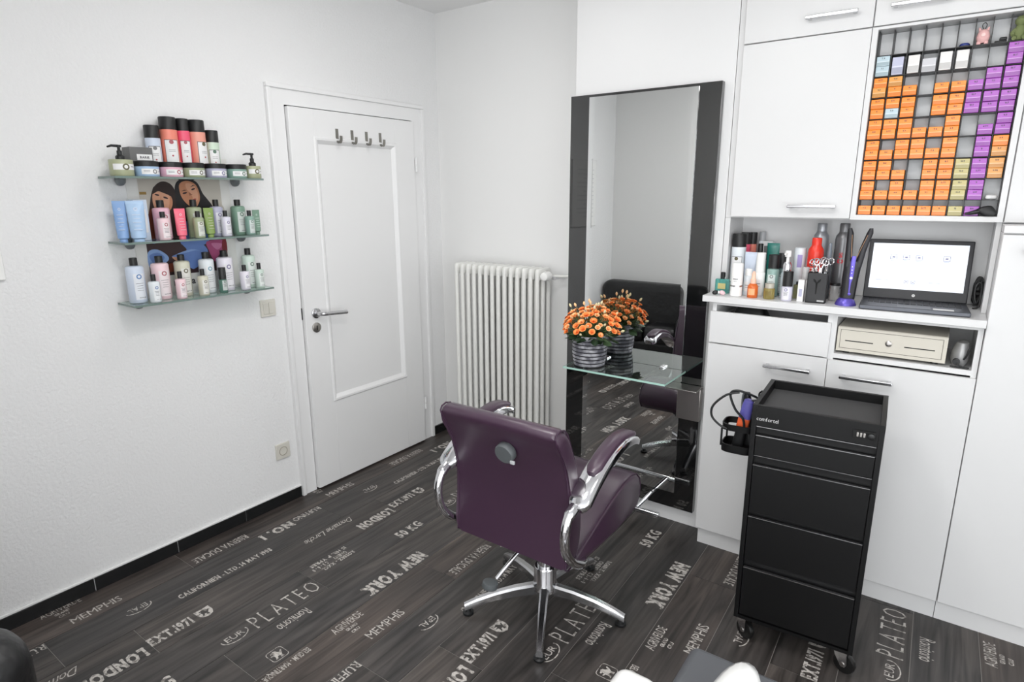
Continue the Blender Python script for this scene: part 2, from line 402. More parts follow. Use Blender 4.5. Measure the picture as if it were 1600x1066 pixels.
# baseboards of black tiles
bbl = struct('baseboard_left'); bbb = struct('baseboard_back')
ys = [-1.180, -1.502, -1.832, -2.166, -2.496, -2.826, -3.06]
for a, b in zip(ys, ys[1:]):
    MB().bx(0, 0.012, b+0.0015, a-0.0015, 0, 0.057, bev=0.001).build('baseboard_tile', M_tile, bbl)
MB().bx(0, 0.006, -3.06, -1.180, 0, 0.056).build('grout', M_label, bbl)
MB().bx(0, 0.010, -3.06, -1.180, 0.057, 0.067, bev=0.003).build('caulk', M_wall2, bbl)
MB().bx(0, 0.012, -0.150, -0.0125, 0, 0.057, bev=0.001).build('baseboard_tile', M_tile, bbl)
for k in range(4):
    MB().bx(0.0125+k*0.28, 0.0125+k*0.28+0.277, -0.012, 0, 0, 0.057, bev=0.001).build('baseboard_tile', M_tile, bbb)

# ------------------------------------------------------------------ door on the left wall
door = struct('door_1', 'white panelled door with four coat hooks in a white casing')
cs = MB()
cs.bx(0, 0.012, -1.158, -1.088, 0, 1.9805).bx(0, 0.012, -0.245, -0.172, 0, 1.9805).bx(0, 0.012, -1.158, -0.172, 1.9805, 2.050)
cs.bx(0, 0.024, -1.180, -1.158, 0, 2.050, bev=0.004).bx(0, 0.024, -0.172, -0.150, 0, 2.050, bev=0.004).bx(0, 0.024, -1.180, -0.150, 2.050, 2.072, bev=0.004)
cs.build('casing', M_door, door)
MB().bx(0.0, 0.004, -1.1, -0.24, 0.0, 1.99).build('gap_shade', M_slot, door)  # black sheet standing in for the shade in the gap round the leaf
lf = MB()
y0, y1, z0, z1 = -1.084, -0.252, 0.010, 1.974
p0, p1, q0, q1 = -0.940, -0.404, 0.482, 1.834
X0, X1 = 0.005, 0.034
lf.bx(X0, X1, y0, p0, z0, z1, bev=0.003).bx(X0, X1, p1, y1, z0, z1, bev=0.003).bx(X0, X1, p0-0.001, p1+0.001, z0, q0, bev=0.003).bx(X0, X1, p0-0.001, p1+0.001, q1, z1, bev=0.003)
lf.build('leaf', M_door, door)
MB().bx(X0, 0.020, p0-0.01, p1+0.01, q0-0.01, q1+0.01).build('inset_panel', M_door, door)
ml = MB()
w = 0.02
ring = lambda i, x: [(x, p0+i, q0+i), (x, p1-i, q0+i), (x, p1-i, q1-i), (x, p0+i, q1-i)]
V = ring(-0.012, 0.0345)+ring(-0.006, 0.0400)+ring(0.004, 0.0385)+ring(0.022, 0.0205)
F = []
for a in range(3):
    for k in range(4): F.append((a*4+k, a*4+(k+1) % 4, (a+1)*4+(k+1) % 4, (a+1)*4+k))
ml.add(V, F); ml.build('moulding', M_door, door, sharp=25)
M_hookm = mat('hook_nickel', (150, 148, 142), 0.3, 1.0)
for k in range(4):
    yy = -0.806+0.0975*k
    h = MB().bx(0.034, 0.0365, yy-0.009, yy+0.009, 1.842, 1.892, bev=0.001)
    pts = catmull([(0.036, 0, 1.846), (0.040, 0, 1.828), (0.054, 0, 1.822), (0.064, 0, 1.834), (0.066, 0, 1.856)], 5)
    for a, b in zip(pts, pts[1:]):
        m = (a+b)/2; d = b-a; ang = math.atan2(d.z, d.x)
        h.box((0, 0, 0), (d.length+0.001, 0.016, 0.0028), M=Matrix.Translation((m.x, yy, m.z)) @ Matrix.Rotation(-ang, 4, 'Y'))
    h.build('coat_hook', M_hookm, door)
hd = link('door_handle', MB().tube(catmull([(0.034, -1.020, 0.972), (0.075, -1.020, 0.972), (0.090, -1.006, 0.971), (0.090, -0.975, 0.969)], 6)+[Vector((0.090, -0.865, 0.960))], 0.0105, 14).mesh('door_handle', M_alu), door)
MB().lathe([(0.0265, 0), (0.0265, 0.007), (0.022, 0.010)], 28, M=Matrix.Translation((0.034, -1.020, 0.972)) @ Matrix.Rotation(PI/2, 4, 'Y')).build('rose', M_alu, hd)
ks = MB().lathe([(0.0255, 0), (0.0255, 0.007), (0.022, 0.009)], 28, M=Matrix.Translation((0.034, -1.024, 0.897)) @ Matrix.Rotation(PI/2, 4, 'Y'))
ks.bx(0.042, 0.0436, -1.027, -1.021, 0.884, 0.908, 1, 0.001).build('key_plate', [M_steel, M_slot], door)
MB().bx(0.004, 0.014, -1.0905, -1.086, 0.945, 1.005).build('strike_slot', M_slot, door)
for z in (1.735, 0.262):
    MB().cyl((0.040, -0.246, z-0.040), (0.040, -0.246, z-0.002), 0.0075).cyl((0.040, -0.246, z+0.001), (0.040, -0.246, z+0.040), 0.0075).bx(0.012, 0.040, -0.248, -0.244, z-0.03, z+0.03).build('hinge', M_door, door)

# switch and socket
s = thing('light_switch', 'cream double light switch beside the door under the glass shelves', 'light switch', (0, -1.270, 1.034))
MB().bx(0, 0.010, -0.040, 0.040, -0.041, 0.041, bev=0.003).build('frame', M_switch, s)
for y in (-1, 1): MB().bx(0.006, 0.0135, 0.0012 if y > 0 else -0.0285, 0.0285 if y > 0 else -0.0012, -0.0275, 0.0275, bev=0.0012).build('rocker', M_switch, s)
s = thing('power_socket', 'cream wall socket low beside the door casing', 'socket', (0, -1.266, 0.289))
MB().bx(0, 0.010, -0.040, 0.040, -0.041, 0.041, bev=0.003).build('frame', M_switch, s)
rc = MB().lathe([(0.024, 0), (0.024, 0.002), (0.0205, 0.0025), (0.0195, -0.004), (0.001, -0.004)], 28, cap=(False, True), M=Matrix.Translation((0.0095, 0, 0)) @ Matrix.Rotation(PI/2, 4, 'Y'))
rc.build('socket_well', mat('socket_shade', (170, 165, 152), 0.5), s)
MB().cyl((0.004, -0.0095, 0), (0.0068, -0.0095, 0), 0.003).cyl((0.004, 0.0095, 0), (0.0068, 0.0095, 0), 0.003).build('pin_hole', M_slot, s)

# price list plate at the left edge
s = thing('price_board', 'white price list board on the left wall at the picture edge', 'board', (0, -2.257, 1.284))
MB().bx(0, 0.016, -0.43, 0, 0, 0.56, bev=0.003).build('plate', M_white, s)
pl = MB()
for k in range(12): pl.bx(0.0162, 0.0166, -0.38, -0.38+(0.30 if k % 3 else 0.2), 0.08+k*0.036, 0.088+k*0.036)
pl.build('print', mat('pale_print', (206, 207, 208), 0.6), s)

# ------------------------------------------------------------------ radiator
rad = thing('radiator', 'tall white column radiator on the back wall between door and mirror', 'radiator', (0.266, 0, 0))
sec = MB()
for y in (-0.172, -0.117, -0.062): sec.cyl((0, y, 0.17), (0, y, 1.145), 0.0125, 12)
for z in (0.17, 1.135):
    sec.loft([(0, -0.117, z-0.028, 0.012, 0.058, 3.5), (0, -0.117, z-0.020, 0.0165, 0.066, 3.5), (0, -0.117, z+0.018, 0.0165, 0.067, 3.2), (0, -0.117, z+0.030, 0.012, 0.060, 3.0), (0, -0.117, z+0.033, 0.004, 0.05, 3.0)], 20)
    sec.cyl((-0.0222, -0.117, z-0.002), (0.0222, -0.117, z-0.002), 0.020, 12)
sme = sec.mesh('section', M_rad)
for k in range(14): link('section', sme, rad, (k*0.04446, 0, 0))
MB().cyl((0.578+0.02, -0.117, 1.133), (0.578+0.045, -0.117, 1.133), 0.012, 14).cyl((0.65, -0.117, 1.115), (0.65, -0.004, 1.115), 0.009, 10).cyl((0.6, -0.117, 1.130), (0.66, -0.117, 1.115), 0.010, 12).build('valve_body', M_chrome, rad)
vk = MB().lathe([(0.014, 0), (0.018, 0.006), (0.024, 0.012), (0.025, 0.045), (0.022, 0.062), (0.012, 0.067)], 18, M=Matrix.Translation((0.628, -0.125, 1.131)) @ Matrix.Rotation(PI/2, 4, 'X'))
vk.build('thermostat_head', M_white, rad)
MB().cyl((0.64, -0.10, 1.125), (0.862, -0.06, 1.135), 0.008, 10).build('pipe', M_rad, rad)
for x in (0.1, 0.45): MB().bx(x-0.01, x+0.01, -0.1, -0.001, 0.28, 0.30).build('wall_bracket', M_rad, rad)

# ------------------------------------------------------------------ mirror station
ms = thing('wall_mirror', 'tall wall mirror between black glass strips with a glass shelf and footrest', 'mirror', (1.475, -0.285, 0.087))
# local: x -0.351..0.349, y 0 = panel, front at -0.04
MB().bx(-0.351, 0.350, -0.034, -0.004, 0, 1.918, bev=0.001).build('back_panel', M_blackglass, ms)
xl, xr, zb, zt = -0.252, 0.256, 0.080, 1.906
bw = 0.026; yb, yf = -0.0345, -0.0395
mg = MB()
mg.add([(xl+bw, yf, zb), (xr-bw, yf, zb), (xr-bw, yf, zt), (xl+bw, yf, zt), (xl, yf+0.0010, zb), (xr, yf+0.0010, zb), (xr, yf+0.0010, zt), (xl, yf+0.0010, zt),
        (xl, yb, zb), (xr, yb, zb), (xr, yb, zt), (xl, yb, zt)],
       [(0, 1, 2, 3), (0, 3, 7, 4), (1, 5, 6, 2), (4, 7, 11, 8), (5, 9, 10, 6), (0, 4, 5, 1), (3, 2, 6, 7), (4, 8, 9, 5), (7, 6, 10, 11)])
mg.build('mirror_glass', M_mirror, ms, smooth=False)
gp = MB().bx(-0.2204, 0.2774, -0.2894, -0.042, 0.685, 0.694).build('glass_shelf', mat('reflective_glass', (226, 245, 238), 0.0, trans=1.0, ior=2.1), ms, smooth=False)
MB().bx(-0.221, 0.278, -0.290, -0.2894, 0.685, 0.694).bx(-0.221, -0.2204, -0.2894, -0.042, 0.685, 0.694).bx(0.2774, 0.278, -0.2894, -0.042, 0.685, 0.694).build('polished_edge', M_glassedge, gp, smooth=False)
for x in (-0.12, 0.17): MB().bx(x-0.012, x+0.012, -0.062, -0.0395, 0.678, 0.702, bev=0.004).build('shelf_clamp', M_chrome, ms)
tw = MB().bx(0.256, 0.362, -0.075, -0.041, 0.475, 0.632, bev=0.002).bx(0.222, 0.362, -0.135, -0.041, 0.626, 0.633, bev=0.0015)
tw.build('tool_holder', M_steel, ms)
fr = MB().cyl((-0.27, -0.232, 0.050), (0.262, -0.232, 0.050), 0.013, 16)
for x in (-0.145, 0.148): fr.cyl((x, -0.232, 0.050), (x, -0.030, 0.056), 0.011, 14)
fr.build('footrest', M_chrome, ms)

# plant on the shelf
pot = thing('potted_flowers', 'orange flowering plant in a striped grey pot on the glass mirror shelf', 'plant', (1.338, -0.475, 0.7815))
M_pot = mat('pot_glaze', (120, 120, 128), 0.5)
nt, N, L, B = nodes(M_pot)
nz = N.new('ShaderNodeTexNoise'); nz.inputs['Scale'].default_value = 30; rp = N.new('ShaderNodeValToRGB')
tc = N.new('ShaderNodeTexCoord'); L.new(tc.outputs['Object'], nz.inputs['Vector'])
rp.color_ramp.elements[0].color = (*lin((92, 92, 100)), 1); rp.color_ramp.elements[1].color = (*lin((176, 176, 182)), 1); rp.color_ramp.elements[0].position = 0.4; rp.color_ramp.elements[1].position = 0.65
L.new(nz.outputs['Fac'], rp.inputs[0]); L.new(rp.outputs[0], B.inputs['Base Color'])
prof = [(0.060, 0.0)]
NB = 8
for k in range(NB):
    z = 0.003+k*0.0175; r = 0.068+0.012*math.sin((k+1)/NB*2.2)
    prof += [(r, z), (r+0.0025, z+0.003), (r+0.0025, z+0.0130), (r-0.001, z+0.0150)]
prof += [(0.076, 0.146), (0.070, 0.146), (0.068, 0.125)]
MB().lathe(prof, 36, cap=(True, True)).build('pot', M_pot, pot, sharp=30)
gr = MB()
for k in range(NB): 
    r = 0.068+0.012*math.sin((k+1)/NB*2.2); gr.lathe([(r+0.0013, 0.003+k*0.0175-0.0030), (r+0.0028, 0.003+k*0.0175-0.0012), (r+0.0013, 0.003+k*0.0175+0.0006)], 36, cap=(False, False))
gr.build('groove', mat('pot_groove', (30, 30, 36), 0.6), pot)
MB().lathe([(0.068, 0.120), (0.03, 0.130), (0.001, 0.133)], 20, cap=(False, True)).build('soil', mat('soil', (48, 36, 28), 0.95), pot)
# leaves and flowers
M_leaf = mat('leaf_green', (52, 78, 44), 0.5); M_leaf2 = mat('leaf_dark', (34, 56, 34), 0.5)
M_pet = [mat('petal_orange', (255, 168, 96), 0.6), mat('petal_deep', (252, 142, 70), 0.6), mat('petal_pale', (255, 206, 152), 0.6)]
M_bud = mat('bud_cream', (226, 214, 170), 0.6)
leaf = MB(); lp = [(0, 0), (0.012, 0.010), (0.016, 0.024), (0.010, 0.040), (0, 0.050), (-0.010, 0.040), (-0.016, 0.024), (-0.012, 0.010)]
leaf.add([(x, y, -abs(x)*0.35+0.1*y-3*y*y) for x, y in lp]+[(0, y, 0.1*y-3*y*y+0.001) for y in (0.012, 0.026, 0.040)],
         [(0, 1, 8, 7), (1, 2, 9, 8), (2, 3, 10, 9), (3, 4, 10), (4, 5, 10), (5, 6, 9, 10), (6, 7, 8, 9)])
lm = [leaf.mesh('leaf', M_leaf, 60), leaf.mesh('leaf', M_leaf2, 60)]
def flower_mesh(m, m2, r):
    f = MB()
    for ringn, rr, tilt, n in ((0, r, 0.35, 6), (1, r*0.78, 0.75, 5), (2, r*0.5, 1.15, 4)):
        for k in range(n):
            a = 2*PI*k/n+ringn*0.5
            pt = [(0, 0, 0), (rr*0.50, -rr*0.52, rr*0.02), (rr*0.92, -rr*0.42, rr*0.12), (rr*1.05, 0, rr*0.16), (rr*0.92, rr*0.42, rr*0.12), (rr*0.50, rr*0.52, rr*0.02)]
            f.add(pt, [(0, 1, 2, 3), (0, 3, 4, 5)], 1 if ringn == 1 else 0, Matrix.Rotation(a, 4, 'Z') @ Matrix.Rotation(-tilt, 4, 'Y'))
    f.lathe([(0.001, -0.010), (0.004, -0.004), (0.003, 0.0)], 6, 0)
    return f.mesh('flower', [m, m2], 70)
fm = [flower_mesh(M_pet[0], M_pet[1], 0.019), flower_mesh(M_pet[0], M_pet[2], 0.016), flower_mesh(M_pet[1], M_pet[0], 0.018), flower_mesh(M_pet[2], M_pet[0], 0.014)]
bud = MB().lathe([(0.001, 0), (0.005, 0.005), (0.006, 0.011), (0.003, 0.018), (0.0005, 0.020)], 7); bm_ = [bud.mesh('bud', M_bud), bud.mesh('bud', M_pet[2])]
rnd = random.Random(4)
stem = MB()
C0 = Vector((0.0, 0.0, 0.115))
for k in range(78):
    th = k*2.399963; ph = math.acos(1-0.86*(k+0.5)/78)
    R_ = Vector((0.135*math.cos(th)*math.sin(ph), 0.110*math.sin(th)*math.sin(ph), 0.03+0.125*math.cos(ph)))*rnd.uniform(0.86, 1.10)
    p = C0+R_
    if p.y > 0.10: p.y = 0.10
    dirn = (R_.normalized()+Vector((0.0, -0.25, 0.35))).normalized()
    q = dirn.to_track_quat('Z', 'Y').to_euler()
    o = link('flower', fm[rnd.choice((0, 0, 1, 2, 2, 3))], pot, p, q)
    sc = rnd.uniform(0.82, 1.12); o.scale = (sc, sc, sc)
    stem.tube(catmull([(p.x*0.15, p.y*0.15, 0.12), (p.x*0.6, p.y*0.6, 0.12+(p.z-0.12)*0.6), tuple(p)], 3), 0.0014, 5)
for k in range(26):
    th = rnd.uniform(0, 2*PI); ph = rnd.uniform(0.1, 1.5)
    R_ = Vector((0.145*math.cos(th)*math.sin(ph), 0.110*math.sin(th)*math.sin(ph), 0.035+0.14*math.cos(ph)))*rnd.uniform(0.9, 1.08)
    p = C0+R_
    link('bud', bm_[k % 2], pot, p, R_.normalized().to_track_quat('Z', 'Y').to_euler())
    stem.tube([(p.x*0.2, p.y*0.2, 0.12), tuple(p)], 0.0012, 5)
stem.build('stems', mat('stem_green', (86, 110, 62), 0.6), pot)
for k in range(80):
    th = rnd.uniform(0, 2*PI); rr = rnd.uniform(0.02, 0.10); z = 0.128+rnd.uniform(0, 0.075)*(1-rr/0.14)
    o = link('leaf', lm[k % 2], pot, (rr*math.cos(th)*1.1, rr*math.sin(th)*0.9, z), (rnd.uniform(-0.5, 0.5), rnd.uniform(-0.5, 0.5), th-PI/2))
    sc = rnd.uniform(0.7, 1.15); o.scale = (sc, sc, sc)

# ------------------------------------------------------------------ glass shelves on the left wall
M_clamp = mat('clamp_grey', (112, 117, 120), 0.4)
SZ = [1.637, 1.394, 1.155]
for z, which in zip(SZ, ('top', 'middle', 'bottom')):
    s = thing('glass_shelf', which+' glass shelf of hair products on the left wall', 'shelf', (0, -1.62, z), group='glass shelves on the left wall')
    gp = MB().bx(0.007, 0.1494, -0.2994, 0.2994, -0.008, 0).build('glass_plate', M_glass, s, smooth=False)
    MB().bx(0.1494, 0.15, -0.30, 0.30, -0.008, 0).bx(0.007, 0.1494, -0.30, -0.2994, -0.008, 0).bx(0.007, 0.1494, 0.2994, 0.30, -0.008, 0).build('polished_edge', M_glassedge2, gp, smooth=False)
    for y in (-0.232, 0.238):
        c = MB().loft([(0.022, y, -0.034, 0.004, 0.005), (0.024, y, -0.031, 0.016, 0.011), (0.026, y, -0.022, 0.024, 0.016), (0.026, y, -0.0085, 0.026, 0.018)], 20)
        c.loft([(0.014, y, 0.0005, 0.013, 0.016), (0.014, y, 0.008, 0.012, 0.014), (0.013, y, 0.011, 0.006, 0.008)], 16)
        c.build('clamp', M_clamp, s)

# poster behind the shelves
ps = thing('poster', 'white poster with a photo of two dark-haired women behind the shelves', 'poster', (0.0, -1.612, 1.165))
MB().bx(0, 0.004, -0.213, 0.213, 0, 0.555).build('board', mat('poster_white', (226, 225, 222), 0.5), ps)
pp = MB(); PX = 0.0042; layer = [0]
PMATS = [mat('print_wall', (196, 190, 180), 0.5), mat('print_hair_brown', (44, 28, 24), 0.5), mat('print_hair_black', (24, 22, 24), 0.5), mat('print_skin', (214, 160, 130), 0.5),
         mat('print_skin_dark', (196, 136, 102), 0.5), mat('print_blue', (104, 134, 196), 0.5), mat('print_magenta', (168, 74, 120), 0.5), mat('print_dark', (58, 36, 40), 0.5),
         mat('print_auburn', (112, 50, 30), 0.5), mat('print_gold', (150, 120, 60), 0.5), mat('print_lip', (180, 80, 74), 0.5), mat('print_lightblue', (140, 170, 220), 0.5), mat('print_red', (120, 30, 40), 0.5), mat('print_pink', (198, 120, 160), 0.5), mat('print_skin_shade', (150, 96, 72), 0.5)]
def pol(pts, mi, smooth_n=4):
    layer[0] += 1
    P = catmull([(a, b, 0) for a, b in pts], smooth_n, True) if smooth_n > 1 else [Vector((a, b, 0)) for a, b in pts]
    pp.add([(PX+layer[0]*0.00004, p.x, p.y) for p in P], [tuple(range(len(P)))], mi)
def ell(cx, cy, rx, ry, mi, rot=0):
    pol([(cx+rx*math.cos(a)*math.cos(rot)-ry*math.sin(a)*math.sin(rot), cy+rx*math.cos(a)*math.sin(rot)+ry*math.sin(a)*math.cos(rot)) for a in [2*PI*k/16 for k in range(16)]], mi, 1)
# poster photo area: local y -0.170..0.170, z 0.075..0.50
pol([(-0.17, 0.075), (0.17, 0.075), (0.17, 0.50), (-0.17, 0.50)], 0, 1)
pol([(-0.168, 0.405), (-0.142, 0.405), (-0.142, 0.416), (-0.168, 0.416)], 9, 1)
pol([(-0.17, 0.075), (0.17, 0.075), (0.17, 0.30), (-0.17, 0.33)], 7, 1)
pol([(0.06, 0.30), (0.169, 0.31), (0.169, 0.36), (0.10, 0.365)], 0)
pol([(-0.17, 0.22), (-0.11, 0.22), (-0.14, 0.30), (-0.17, 0.31)], 5)
pol([(-0.03, 0.20), (0.09, 0.20), (0.07, 0.29), (0.02, 0.31), (-0.01, 0.30)], 5)
pol([(-0.168, 0.175), (-0.13, 0.185), (-0.091, 0.155), (-0.10, 0.13), (-0.165, 0.110)], 11)
pol([(-0.165, 0.160), (-0.13, 0.172), (-0.105, 0.150), (-0.14, 0.120)], 5)
pol([(-0.026, 0.205), (0.039, 0.210), (0.080, 0.170), (0.068, 0.130), (0.02, 0.095), (-0.003, 0.097), (-0.06, 0.140), (-0.073, 0.154), (-0.011, 0.172)], 5)
pol([(-0.06, 0.158), (0.01, 0.176), (0.06, 0.160), (0.03, 0.170), (-0.01, 0.164)], 11)
pol([(-0.075, 0.150), (-0.035, 0.140), (-0.02, 0.118), (-0.05, 0.125)], 3)
pol([(0.082, 0.205), (0.162, 0.205), (0.163, 0.168), (0.129, 0.142), (0.107, 0.115), (0.086, 0.164)], 6)
pol([(0.10, 0.195), (0.150, 0.190), (0.125, 0.165)], 13)
pol([(0.152, 0.205), (0.17, 0.204), (0.169, 0.150), (0.148, 0.160)], 12)
pol([(-0.10, 0.12), (-0.04, 0.125), (-0.03, 0.095), (-0.10, 0.09)], 8)
# left woman
pol([(-0.074, 0.457), (-0.096, 0.448), (-0.115, 0.427), (-0.128, 0.393), (-0.138, 0.351), (-0.151, 0.308), (-0.166, 0.27), (-0.168, 0.236), (-0.10, 0.225), (-0.05, 0.23), (-0.03, 0.30), (-0.026, 0.36), (-0.026, 0.41), (-0.035, 0.438), (-0.052, 0.453)], 1)
pol([(-0.137, 0.345), (-0.151, 0.305), (-0.164, 0.268), (-0.166, 0.238), (-0.125, 0.232), (-0.120, 0.30), (-0.124, 0.345)], 8)
pol([(-0.122, 0.385), (-0.116, 0.412), (-0.098, 0.424), (-0.073, 0.416), (-0.050, 0.403), (-0.043, 0.379), (-0.051, 0.350), (-0.075, 0.330), (-0.100, 0.330), (-0.118, 0.352)], 3)
pol([(-0.118, 0.408), (-0.112, 0.434), (-0.085, 0.444), (-0.055, 0.432), (-0.038, 0.405), (-0.037, 0.380), (-0.052, 0.400), (-0.075, 0.411), (-0.096, 0.418)], 1)
ell(-0.102, 0.404, 0.009, 0.0035, 7, -0.25); ell(-0.069, 0.392, 0.010, 0.0038, 7, -0.35)
pol([(-0.088, 0.402), (-0.091, 0.380), (-0.098, 0.377), (-0.086, 0.376)], 4, 1); ell(-0.092, 0.362, 0.010, 0.0035, 10, -0.2)
pol([(-0.050, 0.400), (-0.043, 0.379), (-0.051, 0.350), (-0.066, 0.336), (-0.058, 0.365)], 4)
# right woman
pol([(-0.027, 0.435), (-0.012, 0.460), (0.017, 0.470), (0.049, 0.466), (0.072, 0.450), (0.088, 0.410), (0.108, 0.382), (0.125, 0.350), (0.10, 0.31), (0.05, 0.29), (-0.01, 0.30), (-0.028, 0.34), (-0.030, 0.39)], 2)
pol([(-0.009, 0.440), (0.007, 0.457), (0.034, 0.460), (0.061, 0.446), (0.073, 0.414), (0.072, 0.383), (0.056, 0.354), (0.036, 0.350), (0.010, 0.372), (-0.006, 0.401)], 4)
pol([(0.020, 0.450), (0.050, 0.446), (0.066, 0.415), (0.064, 0.385), (0.045, 0.370), (0.040, 0.405), (0.022, 0.425)], 3)
ell(0.012, 0.411, 0.010, 0.0038, 7, 0.25); ell(0.049, 0.427, 0.009, 0.0035, 7, 0.35)
pol([(-0.004, 0.417), (0.010, 0.424), (0.023, 0.423), (0.010, 0.420)], 2, 1); pol([(0.036, 0.434), (0.048, 0.443), (0.060, 0.442), (0.048, 0.439)], 2, 1)
pol([(0.028, 0.415), (0.030, 0.400), (0.044, 0.404), (0.036, 0.408)], 14, 1); ell(0.048, 0.383, 0.010, 0.0042, 10, 0.4)
pp.build('photo_print', PMATS, ps, smooth=False)
tm = text_mb('maria nila', 0.16, 0.028, 0.03); MB().merge(tm, Matrix.Translation((0.0046, -0.08, 0.03)) @ Matrix(((0, 0, 1, 0), (1, 0, 0, 0), (0, 1, 0, 0), (0, 0, 0, 1)))).build('lettering', M_ink, ps, smooth=False)

# ------------------------------------------------------------------ bottles
def bend(mb, flat, R, z0, mi, s0=0.0, lift=0.0003):
    """wrap a flat builder (x right, y up) round a cylinder of radius R, facing +x"""
    r = R+lift
    mb.add([(r*math.cos((v[0]+s0)/R), r*math.sin((v[0]+s0)/R), v[1]+z0) for v in flat.v], flat.f, mi)
def patch(w, h, n=8):
    mb = MB(); V = []; F = []
    for k in range(n+1): V += [(-w/2+w*k/n, 0, 0), (-w/2+w*k/n, h, 0)]
    for k in range(n): F.append((2*k, 2*k+2, 2*k+3, 2*k+1))
    return mb.add(V, F)
def ringflat(r, th, n=16): return oval(r, r, th, n)
NILA = text_mb('maria nila', 1.0, 0.22, 0.03)
def nila(w): return MB().merge(NILA, Matrix.Diagonal((w, w*0.8, 1, 1)))
def tintlabel(body):
    c = body.node_tree.nodes['Principled BSDF'].inputs['Base Color'].default_value
    k = 'label_tint_'+body.name
    if k not in MATS:
        m = mat(k, (230, 230, 230), 0.5); m.node_tree.nodes['Principled BSDF'].inputs['Base Color'].default_value = tuple(0.62*0.80+0.38*v for v in c[:3])+(1,)
    return MATS[k]
def bottle(name, label, cat, loc, R, hb, ht, body, capm, logo, group, rz=0.0, labw=1.25, labcol=None, capr=0.44, shoulder=0.06, text=True, lab=(0.10, 0.80)):
    t = thing(name, label, cat, loc, rz, group)
    sh = min(R*0.35, hb*shoulder)
    MB().lathe([(R*0.90, 0), (R, R*0.10), (R, hb-sh), (R*0.93, hb-sh*0.35), (R*0.75, hb), (R*capr*0.8, hb), (R*capr*0.8, hb+0.003)], 28).build('body', body, t, sharp=50)
    cr = R*capr
    MB().lathe([(cr, hb+0.002), (cr, ht-0.002), (cr*0.92, ht)], 22).build('cap', capm, t, sharp=35)
    l = MB(); ms_ = [labcol or tintlabel(body), logo, M_ink]
    W = R*labw; z0, z1 = hb*lab[0], hb*lab[1]
    bend(l, patch(W, z1-z0), R, z0, 0, 0.0, 0.0003)
    bend(l, ringflat(R*0.30, R*0.13), R, z1-R*0.34, 1, 0, 0.0006)
    for k in range(4): bend(l, patch(W*(0.55 if k else 0.7), 0.0012, 4), R, z0+(z1-z0)*(0.62-0.09*k), 2, 0, 0.0006)
    if text: bend(l, nila(W*0.62), R, z0+(z1-z0)*0.06, 2, -W*0.2, 0.0006)
    l.build('label', ms_, t, sharp=60)
    return t
def jar(name, label, loc, R, hb, ht, body, logo, group):
    t = thing(name, label, 'jar', loc, 0, group)
    MB().lathe([(R*0.95, 0), (R, 0.003), (R, hb)], 32).build('body', body, t)
    MB().lathe([(R*1.01, hb), (R*1.01, ht-0.002), (R*0.97, ht)], 32).build('lid', M_black, t)
    l = MB(); bend(l, patch(R*1.7, hb*0.55, 12), R, hb*0.22, 0); bend(l, ringflat(hb*0.23, hb*0.10), R, hb*0.5, 1, R*0.25, 0.0006)
    for k in range(2): bend(l, patch(R*0.5, 0.0012, 4), R, hb*(0.44+0.13*k), 2, -R*0.42, 0.0006)
    bend(l, patch(R*0.2, 0.0015, 2), R, hb*0.48, 2, R*0.72, 0.0006)
    l.build('label', [M_label, logo, M_ink], t, sharp=60); return t
def pumpbottle(name, label, loc, W, hb, ht, body, logo, group):
    t = thing(name, label, 'pump bottle', loc, 0, group); R = W/2
    MB().lathe([(R*0.95, 0), (R, 0.003), (R, hb-0.003), (R*0.96, hb)], 30).build('body', body, t)
    l = MB(); bend(l, patch(R*2.2, hb*0.36, 14), R, hb*0.38, 0); bend(l, ringflat(hb*0.20, hb*0.09), R, hb*0.56, 1, 0, 0.0006); bend(l, patch(R*0.4, 0.002, 3), R, hb*0.55, 2, R*0.65, 0.0006)
    l.build('label', [M_label, logo, M_ink], t, sharp=60)
    p = MB().lathe([(0.015, hb), (0.015, hb+0.012), (0.011, hb+0.016), (0.0085, hb+0.018), (0.0085, hb+0.032), (0.005, hb+0.034), (0.005, ht-0.008), (0.009, ht-0.008), (0.009, ht)], 16)
    p.tube([(0, 0, ht-0.004), (-0.006, -0.022, ht-0.003), (-0.008, -0.036, ht-0.008)], [0.005, 0.0045, 0.003], 8); p.build('pump', M_black, t)
    return t
def can(name, label, loc, R, hb, ht, body, frame, dot, group, rz=0.0, capm=None):
    t = thing(name, label, 'spray can', loc, rz, group)
    MB().lathe([(R*0.95, 0), (R, 0.004), (R, hb)], 28).build('body', body, t)
    MB().lathe([(R*0.985, hb), (R*0.985, ht-0.003), (R*0.93, ht)], 28).build('cap', capm or M_black, t)
    l = MB(); W = R*1.5; z0, z1 = hb*0.22, hb*0.78
    bend(l, patch(W+0.004, z1-z0+0.004), R, z0-0.002, 1, 0, 0.0003); bend(l, patch(W, z1-z0), R, z0, 0, 0, 0.0005)
    bend(l, oval(R*0.26, R*0.26, R*0.25, 14), R, z1-R*0.22, 2, 0, 0.0008); bend(l, oval(R*0.11, R*0.11, R*0.10, 10), R, (z0+z1)/2-0.008, 3, 0, 0.0008)
    for k in range(2): bend(l, patch(W*0.5, 0.0012, 4), R, (z0+z1)/2+0.008+0.006*k, 4, 0, 0.0008)
    l.build('label', [M_label, frame, dot, mat('label_dot', (170, 60, 70), 0.5), M_ink], t, sharp=60); return t
